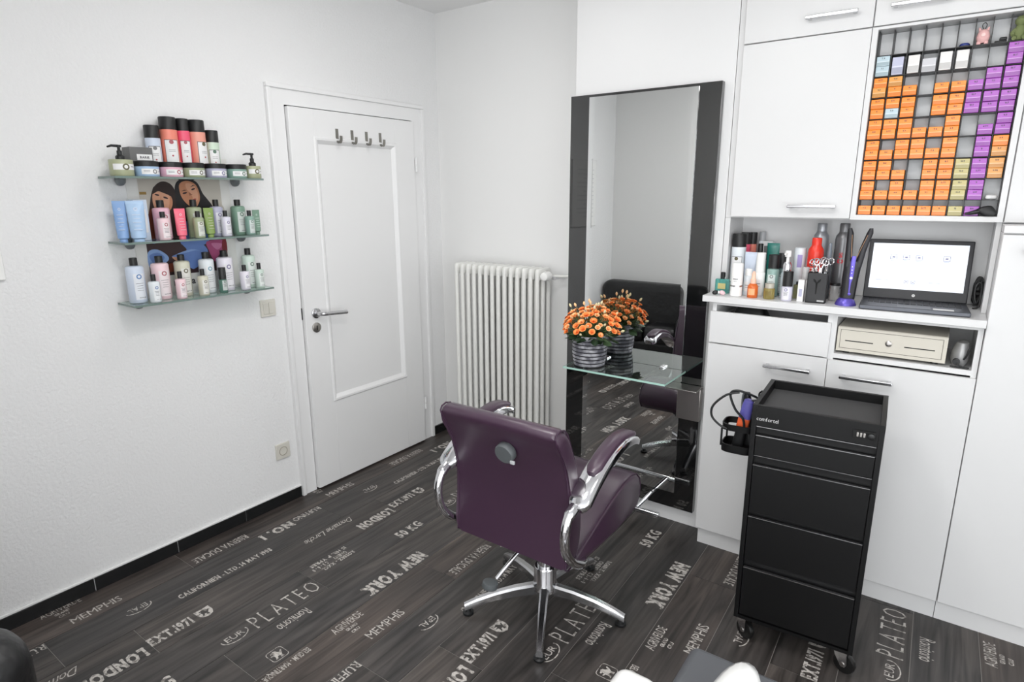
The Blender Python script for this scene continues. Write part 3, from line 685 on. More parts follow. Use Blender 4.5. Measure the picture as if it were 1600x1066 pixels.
def tubebottle(name, label, loc, W, ht, body, group, rz=0.0, capm=None, print_m=None, cat='tube'):
    """squeeze tube standing on its cap, flat crimp at the top"""
    t = thing(name, label, cat, loc, rz, group); r = W*0.5
    MB().loft([(0, 0, 0, r*0.52, r*0.62), (0, 0, 0.010, r*0.5, r*0.6)], 20).build('cap', capm or body, t)
    MB().loft([(0, 0, 0.010, r*0.45, r*0.55), (0, 0, 0.014, r*0.72, r*0.86), (0, 0, ht*0.35, r*0.62, r*0.92), (0, 0, ht*0.7, r*0.36, r*0.97), (0, 0, ht-0.012, r*0.10, r), (0, 0, ht-0.010, r*0.05, r), (0, 0, ht, r*0.05, r)], 24).build('body', body, t, sharp=50)
    if print_m:
        l = MB()
        for k in range(5): l.box((r*(0.68-0.08*k), 0, ht*(0.30+0.09*k)), (0.004, r*(0.7 if k % 2 else 0.95), 0.002))
        l.merge(oval(r*0.22, r*0.22, r*0.10, 14), Matrix.Translation((r*0.30, 0, ht*0.80)) @ Matrix(((0, 0, 1, 0), (1, 0, 0, 0), (0, 1, 0, 0), (0, 0, 0, 1))))
        l.build('print', print_m, t)
    return t
CO = {k: mat('plastic_'+k, v, 0.35) for k, v in dict(blue=(166, 194, 224), paleblue=(204, 214, 230), pink=(226, 178, 194), palepink=(236, 206, 212), sage=(160, 170, 138), lav=(176, 176, 198), palelav=(214, 212, 226),
      teal=(132, 164, 152), green=(118, 148, 130), ice=(222, 228, 232), mint=(200, 216, 206), beige=(206, 204, 186), lilac=(224, 220, 230), olive=(168, 172, 140), hotpink=(240, 112, 134),
      leafgreen=(134, 158, 88), coral=(236, 138, 118), rose=(236, 92, 122), peach=(234, 160, 142), palemint=(206, 222, 204), orange=(255, 138, 40), silver=(168, 170, 172)).items()}
LG = {k: mat('logo_'+k, v, 0.5) for k, v in dict(grey=(120, 120, 122), blue=(84, 124, 178), red=(170, 92, 100), olive=(96, 92, 66), lav=(128, 122, 160), green=(88, 116, 100), cyan=(120, 160, 180)).items()}
G1, G2, G3 = 'hair products on the top glass shelf', 'hair products on the middle glass shelf', 'hair products on the bottom glass shelf'
z = SZ[0]+0.0003
pumpbottle('pump_bottle', 'olive pump bottle at the left end of the top glass shelf', (0.10, -1.872, z), 0.080, 0.059, 0.112, CO['olive'], LG['olive'], G1)
pumpbottle('pump_bottle', 'olive pump bottle at the right end of the top glass shelf', (0.10, -1.336, z), 0.066, 0.053, 0.108, CO['olive'], LG['olive'], G1)
for nm, y, c, lg in (('light blue', -1.783, 'blue', 'grey'), ('pale pink', -1.692, 'pink', 'red'), ('sage green', -1.602, 'sage', 'olive'), ('lavender', -1.508, 'lav', 'lav'), ('teal green', -1.416, 'teal', 'green')):
    jar('cosmetic_jar', nm+' hair mask jar with black lid on the top shelf', (0.10, y, z), 0.0425, 0.037, 0.057, CO[c], LG[lg], G1)
s = thing('grey_carton', 'dark grey carton with a white label behind the left pump bottle', 'box', (0.045, -1.783, z), 0, G1)
MB().bx(-0.03, 0.03, -0.042, 0.042, 0, 0.110, bev=0.001).build('carton', mat('carton_grey', (104, 104, 104), 0.5), s)
l = MB().bx(0.0302, 0.0306, -0.018, 0.038, 0.062, 0.084); l.merge(text_mb('BARIE', 0.034, 0.008, 0.03), Matrix.Translation((0.0309, -0.007, 0.069)) @ Matrix(((0, 0, 1, 0), (1, 0, 0, 0), (0, 1, 0, 0), (0, 0, 0, 1))), 1)
l.build('label', [M_label, M_ink], s)
for nm, y, R, hb, ht, c, d in (('pale lavender', -1.721, 0.0275, 0.148, 0.1965, 'paleblue', 'grey'), ('coral', -1.656, 0.0318, 0.184, 0.233, 'coral', 'red'), ('bright pink', -1.5975, 0.0245, 0.184, 0.2316, 'rose', 'red'),
                            ('peach', -1.540, 0.0318, 0.183, 0.231, 'peach', 'olive'), ('pale mint', -1.479, 0.0270, 0.146, 0.195, 'palemint', 'green')):
    can('hair_spray', nm+' spray can with black cap standing behind the jars', (0.045, y, z), R, hb, ht, CO[c], M_ink, LG[d], G1, rz=-0.25 if nm != 'peach' else 0.25)
z = SZ[1]+0.0003
tubebottle('squeeze_tube', 'darker blue tube at the left end of the middle shelf', (0.085, -1.895, z), 0.044, 0.153, mat('plastic_midblue', (136, 170, 216), 0.35), G2, -0.5, print_m=CO['paleblue'])
tubebottle('squeeze_tube', 'wide light blue tube beside the pale carton on middle shelf', (0.115, -1.852, z), 0.060, 0.153, CO['blue'], G2, -0.35, print_m=CO['paleblue'])
s = thing('pale_carton', 'pale blue and white carton behind the blue tubes', 'box', (0.045, -1.812, z), 0, G2)
MB().bx(-0.025, 0.025, -0.025, 0.025, 0, 0.157, bev=0.0008).build('carton', mat('carton_pale', (206, 218, 234), 0.5), s)
MB().bx(0.0251, 0.0255, -0.015, 0.018, 0.03, 0.12).build('print', M_label, s)
for nm, X, y, R, hb, ht, c, lg, lc in (
    ('tall pink', 0.060, -1.733, 0.0315, 0.124, 0.154, 'pink', 'red', None), ('small pink', 0.118, -1.757, 0.022, 0.085, 0.110, 'palepink', 'red', None),
    ('tall olive', 0.060, -1.600, 0.0295, 0.124, 0.155, 'sage', 'olive', None), ('small olive', 0.118, -1.617, 0.021, 0.083, 0.109, 'sage', 'olive', None),
    ('tall lavender', 0.055, -1.500, 0.0265, 0.124, 0.154, 'lav', 'lav', None), ('small lavender', 0.114, -1.496, 0.020, 0.082, 0.108, 'palelav', 'lav', None),
    ('tall green', 0.060, -1.404, 0.0300, 0.125, 0.153, 'green', 'green', None), ('small green', 0.114, -1.385, 0.020, 0.081, 0.106, 'teal', 'green', None)):
    bottle('shampoo_bottle', nm+' bottle with black cap on the middle shelf', 'bottle', (X, y, z), R, hb, ht, CO[c], M_black, LG[lg], G2)
tubebottle('squeeze_tube', 'hot pink tube standing between pink and olive bottles', (0.10, -1.680, z), 0.044, 0.1205, CO['hotpink'], G2, 0, print_m=CO['palepink'])
tubebottle('squeeze_tube', 'leaf green tube standing between olive and lavender bottles', (0.092, -1.556, z), 0.042, 0.1203, CO['leafgreen'], G2, 0, print_m=CO['beige'])
tubebottle('squeeze_tube', 'teal tube at the right end of the middle shelf', (0.092, -1.3385, z), 0.036, 0.107, CO['green'], G2, 0, print_m=CO['mint'])
z = SZ[2]+0.0003
for nm, X, y, R, hb, ht, c, lg in (
    ('tall pale blue', 0.075, -1.870, 0.0320, 0.144, 0.176, 'paleblue', 'blue'), ('small pale blue', 0.124, -1.827, 0.0205, 0.082, 0.110, 'ice', 'blue'),
    ('tall pale pink', 0.065, -1.770, 0.0325, 0.146, 0.174, 'palepink', 'red'), ('small pale pink', 0.120, -1.722, 0.0195, 0.080, 0.1106, 'palepink', 'red'),
    ('tall beige', 0.060, -1.679, 0.0305, 0.146, 0.172, 'beige', 'olive'), ('small beige', 0.115, -1.626, 0.0205, 0.082, 0.111, 'beige', 'olive'),
    ('tall ice white', 0.060, -1.576, 0.0305, 0.145, 0.1745, 'ice', 'cyan'), ('tall lilac white', 0.060, -1.493, 0.0330, 0.146, 0.176, 'lilac', 'lav'),
    ('small lilac white', 0.110, -1.434, 0.0205, 0.081, 0.109, 'lilac', 'lav'), ('tall pale mint', 0.055, -1.376, 0.0295, 0.145, 0.176, 'mint', 'green'),
    ('small pale mint', 0.110, -1.362, 0.0200, 0.082, 0.111, 'mint', 'green')):
    bottle('shampoo_bottle', nm+' bottle with black cap on the bottom shelf', 'bottle', (X, y, z), R, hb, ht, CO[c], M_black, LG[lg], G3)
bottle('spray_bottle', 'small dark green bottle with long black cap on the bottom shelf', 'bottle', (0.118, -1.542, z), 0.0172, 0.057, 0.109, mat('glass_green', (84, 120, 108), 0.15), M_black, LG['green'], G3, capr=0.9, lab=(0.2, 0.95), text=False)

# ------------------------------------------------------------------ fitted cabinets
def handle_mesh(w):
    h = MB().bx(-w/2, w/2, -0.036, -0.024, -0.006, 0.006, bev=0.0025)
    for x in (-w/2+0.012, w/2-0.012): h.bx(x-0.006, x+0.006, -0.026, 0, -0.005, 0.005, bev=0.001)
    return h.mesh('handle', M_alu)
HM = handle_mesh(0.172)
def cdoor(parent, x0, x1, z0, z1, yf, hx=None, hz=None, name='cabinet_door'):
    o = MB().bx(x0, x1, yf, yf+0.017, z0, z1, bev=0.0012, seg=1).build(name, M_cab, parent)
    if hx is not None: link('handle', HM, o, (hx, yf, hz))
    return o
YB = -0.42; YC = -0.403
bc = thing('base_cabinet', 'white base cabinet with an open top drawer next to the mirror', 'cabinet', (0, 0, 0))
b = MB().bx(1.878, 1.894, YC, -0.05, 0.075, 1.124).bx(2.316, 2.332, YC, -0.05, 0.075, 1.124).bx(1.894, 2.316, YC, -0.05, 0.075, 0.091).bx(1.894, 2.316, -0.065, -0.05, 0.091, 1.124).bx(1.894, 2.316, YC+0.01, -0.065, 0.935, 0.950).bx(1.894, 2.316, YC, YC+0.08, 1.112, 1.124)
b.build('carcass', M_cabin, bc)
cdoor(bc, 1.875, 2.3305, 0.082, 0.948, YB, 2.194, 0.892)
dr = MB().bx(1.875, 2.3305, YB, YB+0.017, 0.953, 1.086, bev=0.0012, seg=1).bx(1.898, 1.908, YB+0.017, -0.09, 0.955, 1.06).bx(2.302, 2.312, YB+0.017, -0.09, 0.955, 1.06).bx(1.908, 2.302, YB+0.017, -0.09, 0.955, 0.962)
dr.build('drawer', M_cab, bc)
MB().bx(1.882, 2.332, -0.398, -0.382, 0.0, 0.075).build('toe_kick', M_cab, bc)
s = thing('storage_pouch', 'black pouch lying inside the open top drawer', 'pouch', (2.01, -0.30, 0.963))
MB().loft([(0, 0, 0, 0.075, 0.06, 4), (0, 0, 0.10, 0.07, 0.05, 4), (0, 0, 0.142, 0.05, 0.03, 4), (0, 0, 0.144, 0.045, 0.02, 4)], 24).build('pouch_body', M_black, s)
MB().bx(-0.05, 0.05, -0.006, 0.006, 0.143, 0.147, bev=0.002).build('zip', M_grey, s)
bc2 = thing('base_cabinet', 'white base cabinet with an open compartment holding the cash drawer', 'cabinet', (0, 0, 0))
b = MB().bx(2.332, 2.348, YC, -0.05, 0.075, 1.124).bx(2.772, 2.788, YC, -0.05, 0.075, 1.124).bx(2.348, 2.772, YC, -0.05, 0.075, 0.091).bx(2.348, 2.772, -0.065, -0.05, 0.091, 1.124).bx(2.348, 2.772, YC, -0.065, 0.952, 0.970).bx(2.348, 2.772, YC, -0.065, 1.112, 1.124)
b.build('carcass', M_cab, bc2)
cdoor(bc2, 2.3335, 2.7885, 0.082, 0.946, YB, 2.467, 0.892)
MB().bx(2.332, 2.788, -0.398, -0.382, 0.0, 0.075).build('toe_kick', M_cab, bc2)
wt = MB().bx(1.842, 2.790, -0.437, -0.07, 1.1255, 1.152, bev=0.0015, seg=1).build('worktop', M_cab)
tag(wt, 'white worktop over the two base cabinets', 'worktop')
tc1 = thing('tall_cabinet', 'tall white cabinet with a long plain door at the right edge', 'cabinet', (0, 0, 0))
MB().bx(2.7905, 3.39, YC, -0.02, 0.075, 1.436).build('carcass', M_cab, tc1)
cdoor(tc1, 2.7915, 3.388, 0.082, 1.432, YB, 2.935, 1.381)
MB().bx(2.7905, 3.39, -0.424, -0.02, 1.437, 1.461, bev=0.001, seg=1).build('top_board', M_cab, tc1)
MB().bx(2.790, 3.39, -0.398, -0.382, 0.0, 0.075).build('toe_kick', M_cab, tc1)
tc2 = thing('tall_upper_cabinet', 'white upper cabinet above the tall cabinet at right edge', 'cabinet', (0, 0, 0))
MB().bx(2.7905, 3.39, -0.285, -0.02, 1.462, 2.598).build('carcass', M_cab, tc2)
cdoor(tc2, 2.7925, 3.388, 1.466, 2.590, -0.303)
YU = -0.303; YUC = -0.285
nc = thing('open_niche', 'open white niche behind the products above the worktop', 'niche', (0, 0, 0))
MB().bx(1.8665, 1.888, YUC, -0.09, 1.153, 1.465).build('side_panel', M_cab, nc)
MB().bx(2.775, 2.7895, YUC, -0.09, 1.153, 1.465).build('side_panel', M_cab, nc)
MB().bx(1.8665, 2.7895, -0.089, -0.07, 1.153, 1.465).build('back_panel', M_cabin, nc)
uc = thing('upper_cabinet', 'white upper cabinet with plain doors above the counter products', 'cabinet', (0, 0, 0))
b = MB().bx(1.8665, 2.334, YUC, -0.02, 1.466, 2.598); b.build('carcass', M_cab, uc)
cdoor(uc, 1.892, 2.3325, 1.470, 2.128, YU, 2.200, 1.514)
cdoor(uc, 1.892, 2.3325, 2.132, 2.594, YU, 2.200, 2.187)
rc_ = thing('rack_cabinet', 'white cabinet frame around the hair colour rack', 'cabinet', (0, 0, 0))
b = MB().bx(2.3345, 2.352, YU, -0.02, 1.466, 2.128).bx(2.772, 2.789, YU, -0.02, 1.466, 2.128).bx(2.352, 2.772, YU, -0.02, 1.466, 1.484).bx(2.352, 2.772, YU, -0.02, 2.119, 2.128).bx(2.352, 2.772, -0.05, -0.02, 1.484, 2.119).bx(2.3345, 2.789, YUC, -0.02, 2.129, 2.598)
b.build('frame', M_cab, rc_)
cdoor(rc_, 2.336, 2.7885, 2.132, 2.594, YU, 2.470, 2.186)

# hair colour rack with boxes
rk = thing('colour_rack', 'black plastic grid rack of hair colour boxes in the cabinet', 'rack', (0, 0, 0))
XC = [2.3535+k*0.0462 for k in range(10)]
ZR = [1.4845, 1.5395, 1.6105, 1.6815, 1.7525, 1.8235, 1.8955, 1.9675, 2.0375]      # shelf tops, bottom row first
YR = -0.278
M_rack = mat('rack_black', (26, 26, 28), 0.4)
dv = MB().bx(-0.0011, 0.0011, YR, -0.220, 1.4845, 2.118).mesh('divider', M_rack, smooth=False)
for k, x in enumerate(XC):
    if k == 0: x += 0.0012
    if k == 9: x = 2.7705
    link('divider', dv, rk, (x, 0, 0))
for z in ZR[1:]: MB().bx(2.3535, 2.7705, YR, -0.220, z-0.0022, z).build('rack_shelf', M_rack, rk, smooth=False)
MB().bx(2.353, 2.7715, -0.2195, -0.2180, 1.485, 2.118).build('back_sheet', mat('rack_back', (240, 241, 242), 0.5), rk)

BXC = {'O': (255, 142, 40), 'P': (166, 78, 184), 'B': (190, 178, 118), 'G': (226, 156, 74), 'L': (186, 206, 214), 'W': (226, 224, 222), 'S': (200, 200, 204), 'V': (190, 192, 214)}
BXN = {'O': 'orange', 'P': 'purple', 'B': 'khaki gold', 'G': 'tan', 'L': 'pale blue', 'W': 'white', 'S': 'silver', 'V': 'lavender white'}
M_bx = {k: mat('colour_box_'+k, v, 0.22) for k, v in BXC.items()}
M_bx2 = {k: mat('colour_box_band_'+k, tuple(min(255, int(c*0.86)) for c in v), 0.22) for k, v in BXC.items()}
M_bxl = {k: mat('colour_box_edge_'+k, tuple(min(255, int(c+(255-c)*0.38)) for c in v), 0.25) for k, v in BXC.items()}
GRID = {  # row (1 bottom) -> columns: bottom box then top box
    1: ['O', 'O', 'O', 'O', 'O', 'O', 'B', 'P', ''], 2: ['OO', 'O', 'OO', 'O', 'OO', 'OO', 'BB', 'PP', ''], 3: ['OO', 'OO', 'O', '', 'OO', 'OO', 'BB', 'PP', 'GG'],
    4: ['OO', 'O', 'OO', 'OO', 'O', 'OO', '', 'PP', 'GO'], 5: ['OO', 'OO', 'OO', 'O', 'O', 'OO', '', 'P', 'PP'], 6: ['OO', 'LO', 'OO', '', 'OO', 'OO', 'PP', 'PP', 'PP'],
    7: ['GO', 'OG', 'O', '', 'O', 'O', 'P', 'PP', 'PP'], 8: ['LL', 'V', 'W', 'S', 'W', 'W', '', '', 'PP'], 9: ['']*9}
NUM = {(3, 9): ['9.93', '9.9'], (4, 9): ['5.3', '4.4'], (2, 7): ['12.0', '12.1'], (3, 7): ['12.11', '12.0'], (1, 7): ['12'], (6, 5): ['7.1', '7.1'], (6, 6): ['10.1', '10.1'], (7, 3): ['8.1'], (7, 5): ['9.1'], (7, 6): ['10.1'],
       (6, 7): ['10.7', '10.7'], (8, 9): ['10.7', '10.7'], (7, 9): ['10.7', '10.7'], (7, 8): ['7.1', '7.1'], (6, 3): ['6.1', '6.1'], (5, 6): ['6.3', '6.3']}
ORD = ['', 'first', 'second', 'third', 'fourth', 'fifth', 'sixth', 'seventh', 'eighth', 'ninth']
ROWN = ['', 'bottom row', 'second row up', 'third row up', 'fourth row up', 'fifth row up', 'sixth row up', 'seventh row up', 'eighth row up', 'top row']
TXM = {}
def numtext(s):
    if s not in TXM: TXM[s] = text_mb(s, None, 0.0048, 0.03, center=True).mesh('number', M_ink, smooth=False)
    return TXM[s]
BOXM = {}
def boxmesh(k, w, h, d):
    key = (k, w, h)
    if key not in BOXM:
        mb = MB().bx(-w/2, w/2, 0, d, 0, h, 0, 0.0016, 2)
        mb.bx(-w*0.46, w*0.46, -0.0003, 0.001, h*0.06, h*0.40, 1); mb.bx(-w*0.47, w*0.47, -0.0003, 0.001, h*0.42, h*0.50, 2)
        BOXM[key] = mb.mesh('carton', [M_bx[k], M_bx2[k], M_bxl[k]])
    return BOXM[key]
rn = random.Random(11)
for r in range(1, 10):
    for c in range(1, 10):
        cell = GRID[r][c-1]
        x = (XC[c-1]+XC[c])/2; zb = ZR[r-1]+0.0004
        for q, k in enumerate(cell):
            tall = r == 8 and k in 'VW'
            w, h = (0.0405, 0.0325) if not tall else (0.034, 0.058)
            if k == 'S': h = 0.044
            pos = (', lower box' if q == 0 else ', upper box') if len(cell) == 2 else ''
            lab = '%s hair colour box in the %s, %s column from left%s' % (BXN[k], ROWN[r], ORD[c], pos)
            yf = YR-rn.uniform(0.004, 0.014)
            o = thing('hair_colour_box', lab, 'box', (x+rn.uniform(-0.0008, 0.0008), yf, zb+q*(h+0.0004)), rn.uniform(-0.012, 0.012), 'hair colour boxes in the rack')
            link('carton', boxmesh(k, w, h, 0.058), o)
            s = NUM.get((r, c), None)
            s = s[q] if s else str(rn.choice([4, 5, 6, 7, 8, 9]))+rn.choice(['', '.0', '.1', '.3', '.4', '.77'])
            if k in 'OPBGL': link('number', numtext(s), o, (0, -0.0007, h*0.70), (PI/2, 0, 0))
# odds and ends in the rack
zt = ZR[8]+0.0004
s = thing('pig_figure', 'small pink pig figure in the top row of the rack', 'toy', (2.654, -0.270, zt))
MB().loft([(0, 0, 0.004, 0.008, 0.007), (0, 0, 0.010, 0.016, 0.013), (0, 0, 0.022, 0.019, 0.015), (0, 0, 0.034, 0.016, 0.013), (0, 0, 0.042, 0.012, 0.010), (0, 0, 0.046, 0.004, 0.004)], 18).build('torso', mat('pig_pink', (226, 178, 176), 0.6), s)
e = MB()
for x in (-1, 1): e.loft([(x*0.009, 0, 0.040, 0.005, 0.003), (x*0.012, 0, 0.050, 0.003, 0.002), (x*0.013, 0, 0.053, 0.0005, 0.0005)], 8); 
e.build('ear', MATS['pig_pink'], s); MB().lathe([(0.006, 0), (0.006, 0.005), (0.004, 0.006)], 12, M=Matrix.Translation((0, -0.012, 0.027)) @ Matrix.Rotation(PI/2, 4, 'X')).build('snout', mat('pig_snout', (240, 206, 202), 0.5), s)
e = MB()
for x in (-1, 1): e.loft([(x*0.010, -0.004, 0.0, 0.006, 0.006), (x*0.010, -0.003, 0.008, 0.006, 0.006), (x*0.009, 0, 0.014, 0.004, 0.004)], 8)
e.build('leg', MATS['pig_pink'], s)
MB().tube(catmull([(0, 0, 0.045), (0.006, 0, 0.058), (0.0, 0, 0.066), (-0.006, 0, 0.058)], 4, True), 0.0012, 6, closed=True).build('key_ring', M_black, s)
s = thing('plush_toy', 'green plush animal at the right end of the top rack row', 'toy', (2.747, -0.268, zt))
M_gp = mat('plush_green', (118, 128, 84), 0.9)
MB().loft([(0, 0, 0.002, 0.010, 0.010), (0, 0, 0.010, 0.017, 0.014), (0, 0, 0.028, 0.018, 0.016), (0, 0, 0.040, 0.012, 0.012), (0, 0, 0.046, 0.010, 0.010)], 14).build('torso', M_gp, s)
MB().loft([(0, -0.004, 0.042, 0.006, 0.006), (0, -0.004, 0.050, 0.015, 0.015), (0, -0.005, 0.060, 0.016, 0.016), (0, -0.004, 0.070, 0.010, 0.010), (0, -0.004, 0.073, 0.002, 0.002)], 14).build('head', M_gp, s)
e = MB()
for x in (-1, 1): e.tube([(x*0.012, -0.006, 0.032), (x*0.019, -0.012, 0.022), (x*0.017, -0.018, 0.014)], [0.006, 0.0055, 0.005], 8); e.tube([(x*0.010, -0.008, 0.010), (x*0.013, -0.020, 0.005)], [0.007, 0.006], 8)
e.build('limb', M_gp, s)
s = thing('bottle_cap', 'small blue cap lying in the top rack row', 'cap', (2.607, -0.262, zt)); MB().lathe([(0.014, 0), (0.015, 0.006), (0.012, 0.010), (0.002, 0.0105)], 20).build('lid', mat('tin_blue', (44, 60, 130), 0.4), s); MB().lathe([(0.0175, 0), (0.0175, 0.002)], 20).build('rim', M_ink, s)
s = thing('black_clip', 'black hair clip lying between the pig and the plush', 'hair clip', (2.702, -0.262, zt)); MB().bx(-0.016, 0.016, -0.01, 0.01, 0, 0.006, bev=0.002).build('jaw', M_black, s); MB().bx(-0.004, 0.016, -0.008, 0.008, 0.0065, 0.016, bev=0.003).build('lever', M_black, s)
s = thing('white_capsule', 'white roll in the rack cell of the second row', 'roll', (2.748, -0.262, ZR[1]+0.0085), 0.1); MB().lathe([(0.003, -0.017), (0.007, -0.014), (0.008, -0.01), (0.008, 0.01), (0.007, 0.014), (0.003, 0.017)], 14, M=Matrix.Rotation(PI/2, 4, 'Y')).build('roll', M_white, s); MB().lathe([(0.0083, -0.002), (0.0083, 0.002)], 14, M=Matrix.Rotation(PI/2, 4, 'Y')).build('band', M_label, s)
s = thing('tint_bowl', 'black tint bowl leaning in the bottom right corner of rack', 'bowl', (2.738, -0.300, 1.4850)); MB().loft([(0.012, 0, 0, 0.016, 0.008, 2.5), (0.006, 0, 0.010, 0.028, 0.011, 2.5), (0.0, 0, 0.022, 0.026, 0.010, 2.5), (0.004, 0, 0.032, 0.014, 0.006, 2.5), (0.008, 0, 0.035, 0.004, 0.002, 2.5)], 22).build('bowl', M_black, s); MB().tube([(-0.018, 0, 0.016), (-0.040, -0.002, 0.010), (-0.056, -0.002, 0.007)], [0.008, 0.006, 0.003], 10).build('spout', M_black, s)

# ------------------------------------------------------------------ things on the worktop
ZC = 1.1523; RW = -PI/2; GW = 'hair products crowded on the worktop'
def gm(name, rgb, rough=0.05, t=0.75): return mat(name, rgb, rough, trans=t, ior=1.45)
def frontM(y, z): return Matrix(((1, 0, 0, 0), (0, 0, -1, y), (0, 1, 0, z), (0, 0, 0, 1)))     # flat (x,y) -> facing -y
s = thing('perfume_bottle', 'square turquoise perfume bottle at the left end of the worktop', 'perfume', (1.890, -0.335, ZC), 0, GW)
MB().bx(-0.029, 0.029, -0.011, 0.011, 0, 0.060, bev=0.004).build('flask', gm('glass_turquoise', (120, 206, 196)), s)
MB().lathe([(0.008, 0.060), (0.008, 0.068), (0.010, 0.068), (0.010, 0.086), (0.008, 0.088)], 16).build('cap', M_black, s)
l = MB().bx(-0.016, 0.016, -0.0118, -0.0113, 0.018, 0.042); l.build('label', mat('label_gold', (190, 178, 120), 0.4), s)
s = thing('bow_charm', 'small pink and black bow charm in front of the turquoise perfume', 'charm', (1.895, -0.395, ZC), 0.3, GW)
for x, m in ((-1, M_black), (1, mat('bow_pink', (226, 190, 196), 0.6))):
    MB().loft([(x*0.016, 0, 0.001, 0.006, 0.006), (x*0.014, 0, 0.007, 0.013, 0.008), (x*0.013, 0, 0.014, 0.011, 0.007), (x*0.012, 0, 0.019, 0.004, 0.003)], 12).build('loop', m, s)
MB().lathe([(0.003, 0.001), (0.006, 0.006), (0.006, 0.012), (0.003, 0.017)], 10).build('knot', M_chrome, s)
can('hair_spray', 'white spray can with black cap in the left corner of the niche', (1.922, -0.247, ZC), 0.029, 0.190, 0.245, CO['ice'], M_ink, LG['olive'], GW, RW)
can('hair_spray', 'rose spray can behind the white spray can in the niche', (1.932, -0.188, ZC), 0.021, 0.198, 0.248, CO['rose'], M_ink, LG['red'], GW, RW)
can('hair_spray', 'coral spray can at the back left of the niche', (1.948, -0.140, ZC), 0.018, 0.196, 0.246, CO['coral'], M_ink, LG['red'], GW, RW)
can('hair_spray', 'slim silver-white can at the back of the niche', (1.984, -0.122, ZC), 0.014, 0.21, 0.249, CO['ice'], M_grey, LG['grey'], GW, RW, CO['silver'])
s = thing('cream_dispenser', 'white cream dispenser with silver ring at the front left', 'dispenser', (1.962, -0.385, ZC), RW, GW)
MB().lathe([(0.0215, 0), (0.0235, 0.002), (0.0235, 0.040)], 26).build('base', M_white, s)
MB().lathe([(0.0238, 0.040), (0.0238, 0.046)], 26).build('ring', M_alu, s)
MB().lathe([(0.0230, 0.046), (0.0222, 0.132), (0.019, 0.136)], 26).build('hood', M_white, s)
l = MB(); bend(l, patch(0.020, 0.004, 4), 0.0228, 0.070, 0); bend(l, patch(0.014, 0.002, 4), 0.0228, 0.062, 0); l.build('print', LG['grey'], s)
tubebottle('squeeze_tube', 'pale blue tube standing behind the white dispenser', (1.982, -0.268, ZC), 0.053, 0.172, CO['paleblue'], GW, RW, capm=M_white)
def plain(name, label, cat, x, y, R, hb, ht, body, cap, lab=None, capr=0.75, rz=RW, text=None):
    t = thing(name, label, cat, (x, y, ZC), rz, GW)
    MB().lathe([(R*0.92, 0), (R, R*0.12), (R, hb-R*0.25), (R*0.85, hb-R*0.06), (R*capr*0.9, hb)], 24).build('body', body, t, sharp=50)
    MB().lathe([(R*capr, hb), (R*capr, ht-0.002), (R*capr*0.9, ht)], 20).build('cap', cap, t)
    if lab:
        l = MB(); bend(l, patch(R*1.5, hb*0.5), R, hb*0.2, 0); bend(l, patch(R*0.9, 0.002, 4), R, hb*0.5, 1, 0, 0.0006); bend(l, patch(R*0.7, 0.0015, 4), R, hb*0.4, 1, 0, 0.0006)
        l.build('label', [lab, M_ink], t, sharp=60)
    return t
plain('lotion_bottle', 'white lotion bottle with white cap behind the orange serum', 'bottle', 2.032, -0.312, 0.0208, 0.098, 0.176, M_white, M_white, M_label, 0.85)
plain('lotion_bottle', 'short white bottle between dispenser and orange serum', 'bottle', 1.992, -0.331, 0.0170, 0.082, 0.109, CO['ice'], M_white, M_label, 0.8)
s = thing('serum_bottle', 'orange hair serum with pale dropper at the worktop front', 'serum', (2.027, -0.384, ZC), RW, GW)
MB().lathe([(0.0190, 0), (0.0204, 0.002), (0.0204, 0.046), (0.014, 0.056), (0.010, 0.058)], 24).build('flask', gm('glass_orange', (250, 130, 60), 0.1, 0.45), s)
MB().lathe([(0.0115, 0.057), (0.0115, 0.074), (0.008, 0.078), (0.0075, 0.096), (0.004, 0.106), (0.001, 0.107)], 16).build('dropper', mat('dropper_peach', (240, 196, 172), 0.5), s)
l = MB(); bend(l, patch(0.026, 0.026), 0.0204, 0.012, 0); l.build('label', mat('label_peach', (250, 170, 120), 0.5), s)
s = thing('oil_bottle', 'small amber oil bottle at the worktop front', 'oil', (2.090, -0.380, ZC), RW, GW)
MB().lathe([(0.0200, 0), (0.0212, 0.002), (0.0212, 0.040), (0.019, 0.043)], 24).build('flask', gm('glass_amber', (190, 172, 104), 0.05, 0.6), s)
MB().lathe([(0.0175, 0.043), (0.0175, 0.0615), (0.016, 0.0625)], 22).build('cap', gm('cap_clear', (226, 220, 206), 0.1, 0.5), s)
l = MB(); bend(l, patch(0.024, 0.018), 0.0212, 0.014, 0); l.build('label', mat('label_oil', (120, 104, 52), 0.5), s)
tubebottle('squeeze_tube', 'dark teal tube standing tall at the niche back', (2.048, -0.190, ZC), 0.050, 0.207, mat('plastic_darkteal', (24, 112, 102), 0.3), GW, RW, capm=M_white)
s = thing('white_carton', 'plain white carton at the niche back behind the teal tube', 'box', (2.012, -0.125, ZC), 0.05, GW); MB().bx(-0.021, 0.021, -0.018, 0.018, 0, 0.21, bev=0.0008).build('carton', M_label, s); MB().bx(-0.014, 0.014, -0.0186, -0.0181, 0.13, 0.19).build('print', LG['grey'], s)
plain('tonic_bottle', 'slim bottle with black cap in front of the white carton', 'bottle', 2.002, -0.212, 0.0125, 0.150, 0.204, CO['ice'], M_black, M_label, 0.8)
bottle('oil_bottle', 'mint hair oil bottle with wide black cap mid worktop', 'bottle', (2.082, -0.308, ZC), 0.0235, 0.113, 0.170, gm('glass_mint', (180, 214, 206), 0.1, 0.4), M_black, LG['grey'], GW, RW, capr=0.88)
bottle('oil_bottle', 'darker bottle with black cap behind the mint hair oil', 'bottle', (2.102, -0.252, ZC), 0.0180, 0.110, 0.172, gm('glass_dteal', (110, 140, 138), 0.1, 0.3), M_black, LG['green'], GW, RW, capr=0.88)
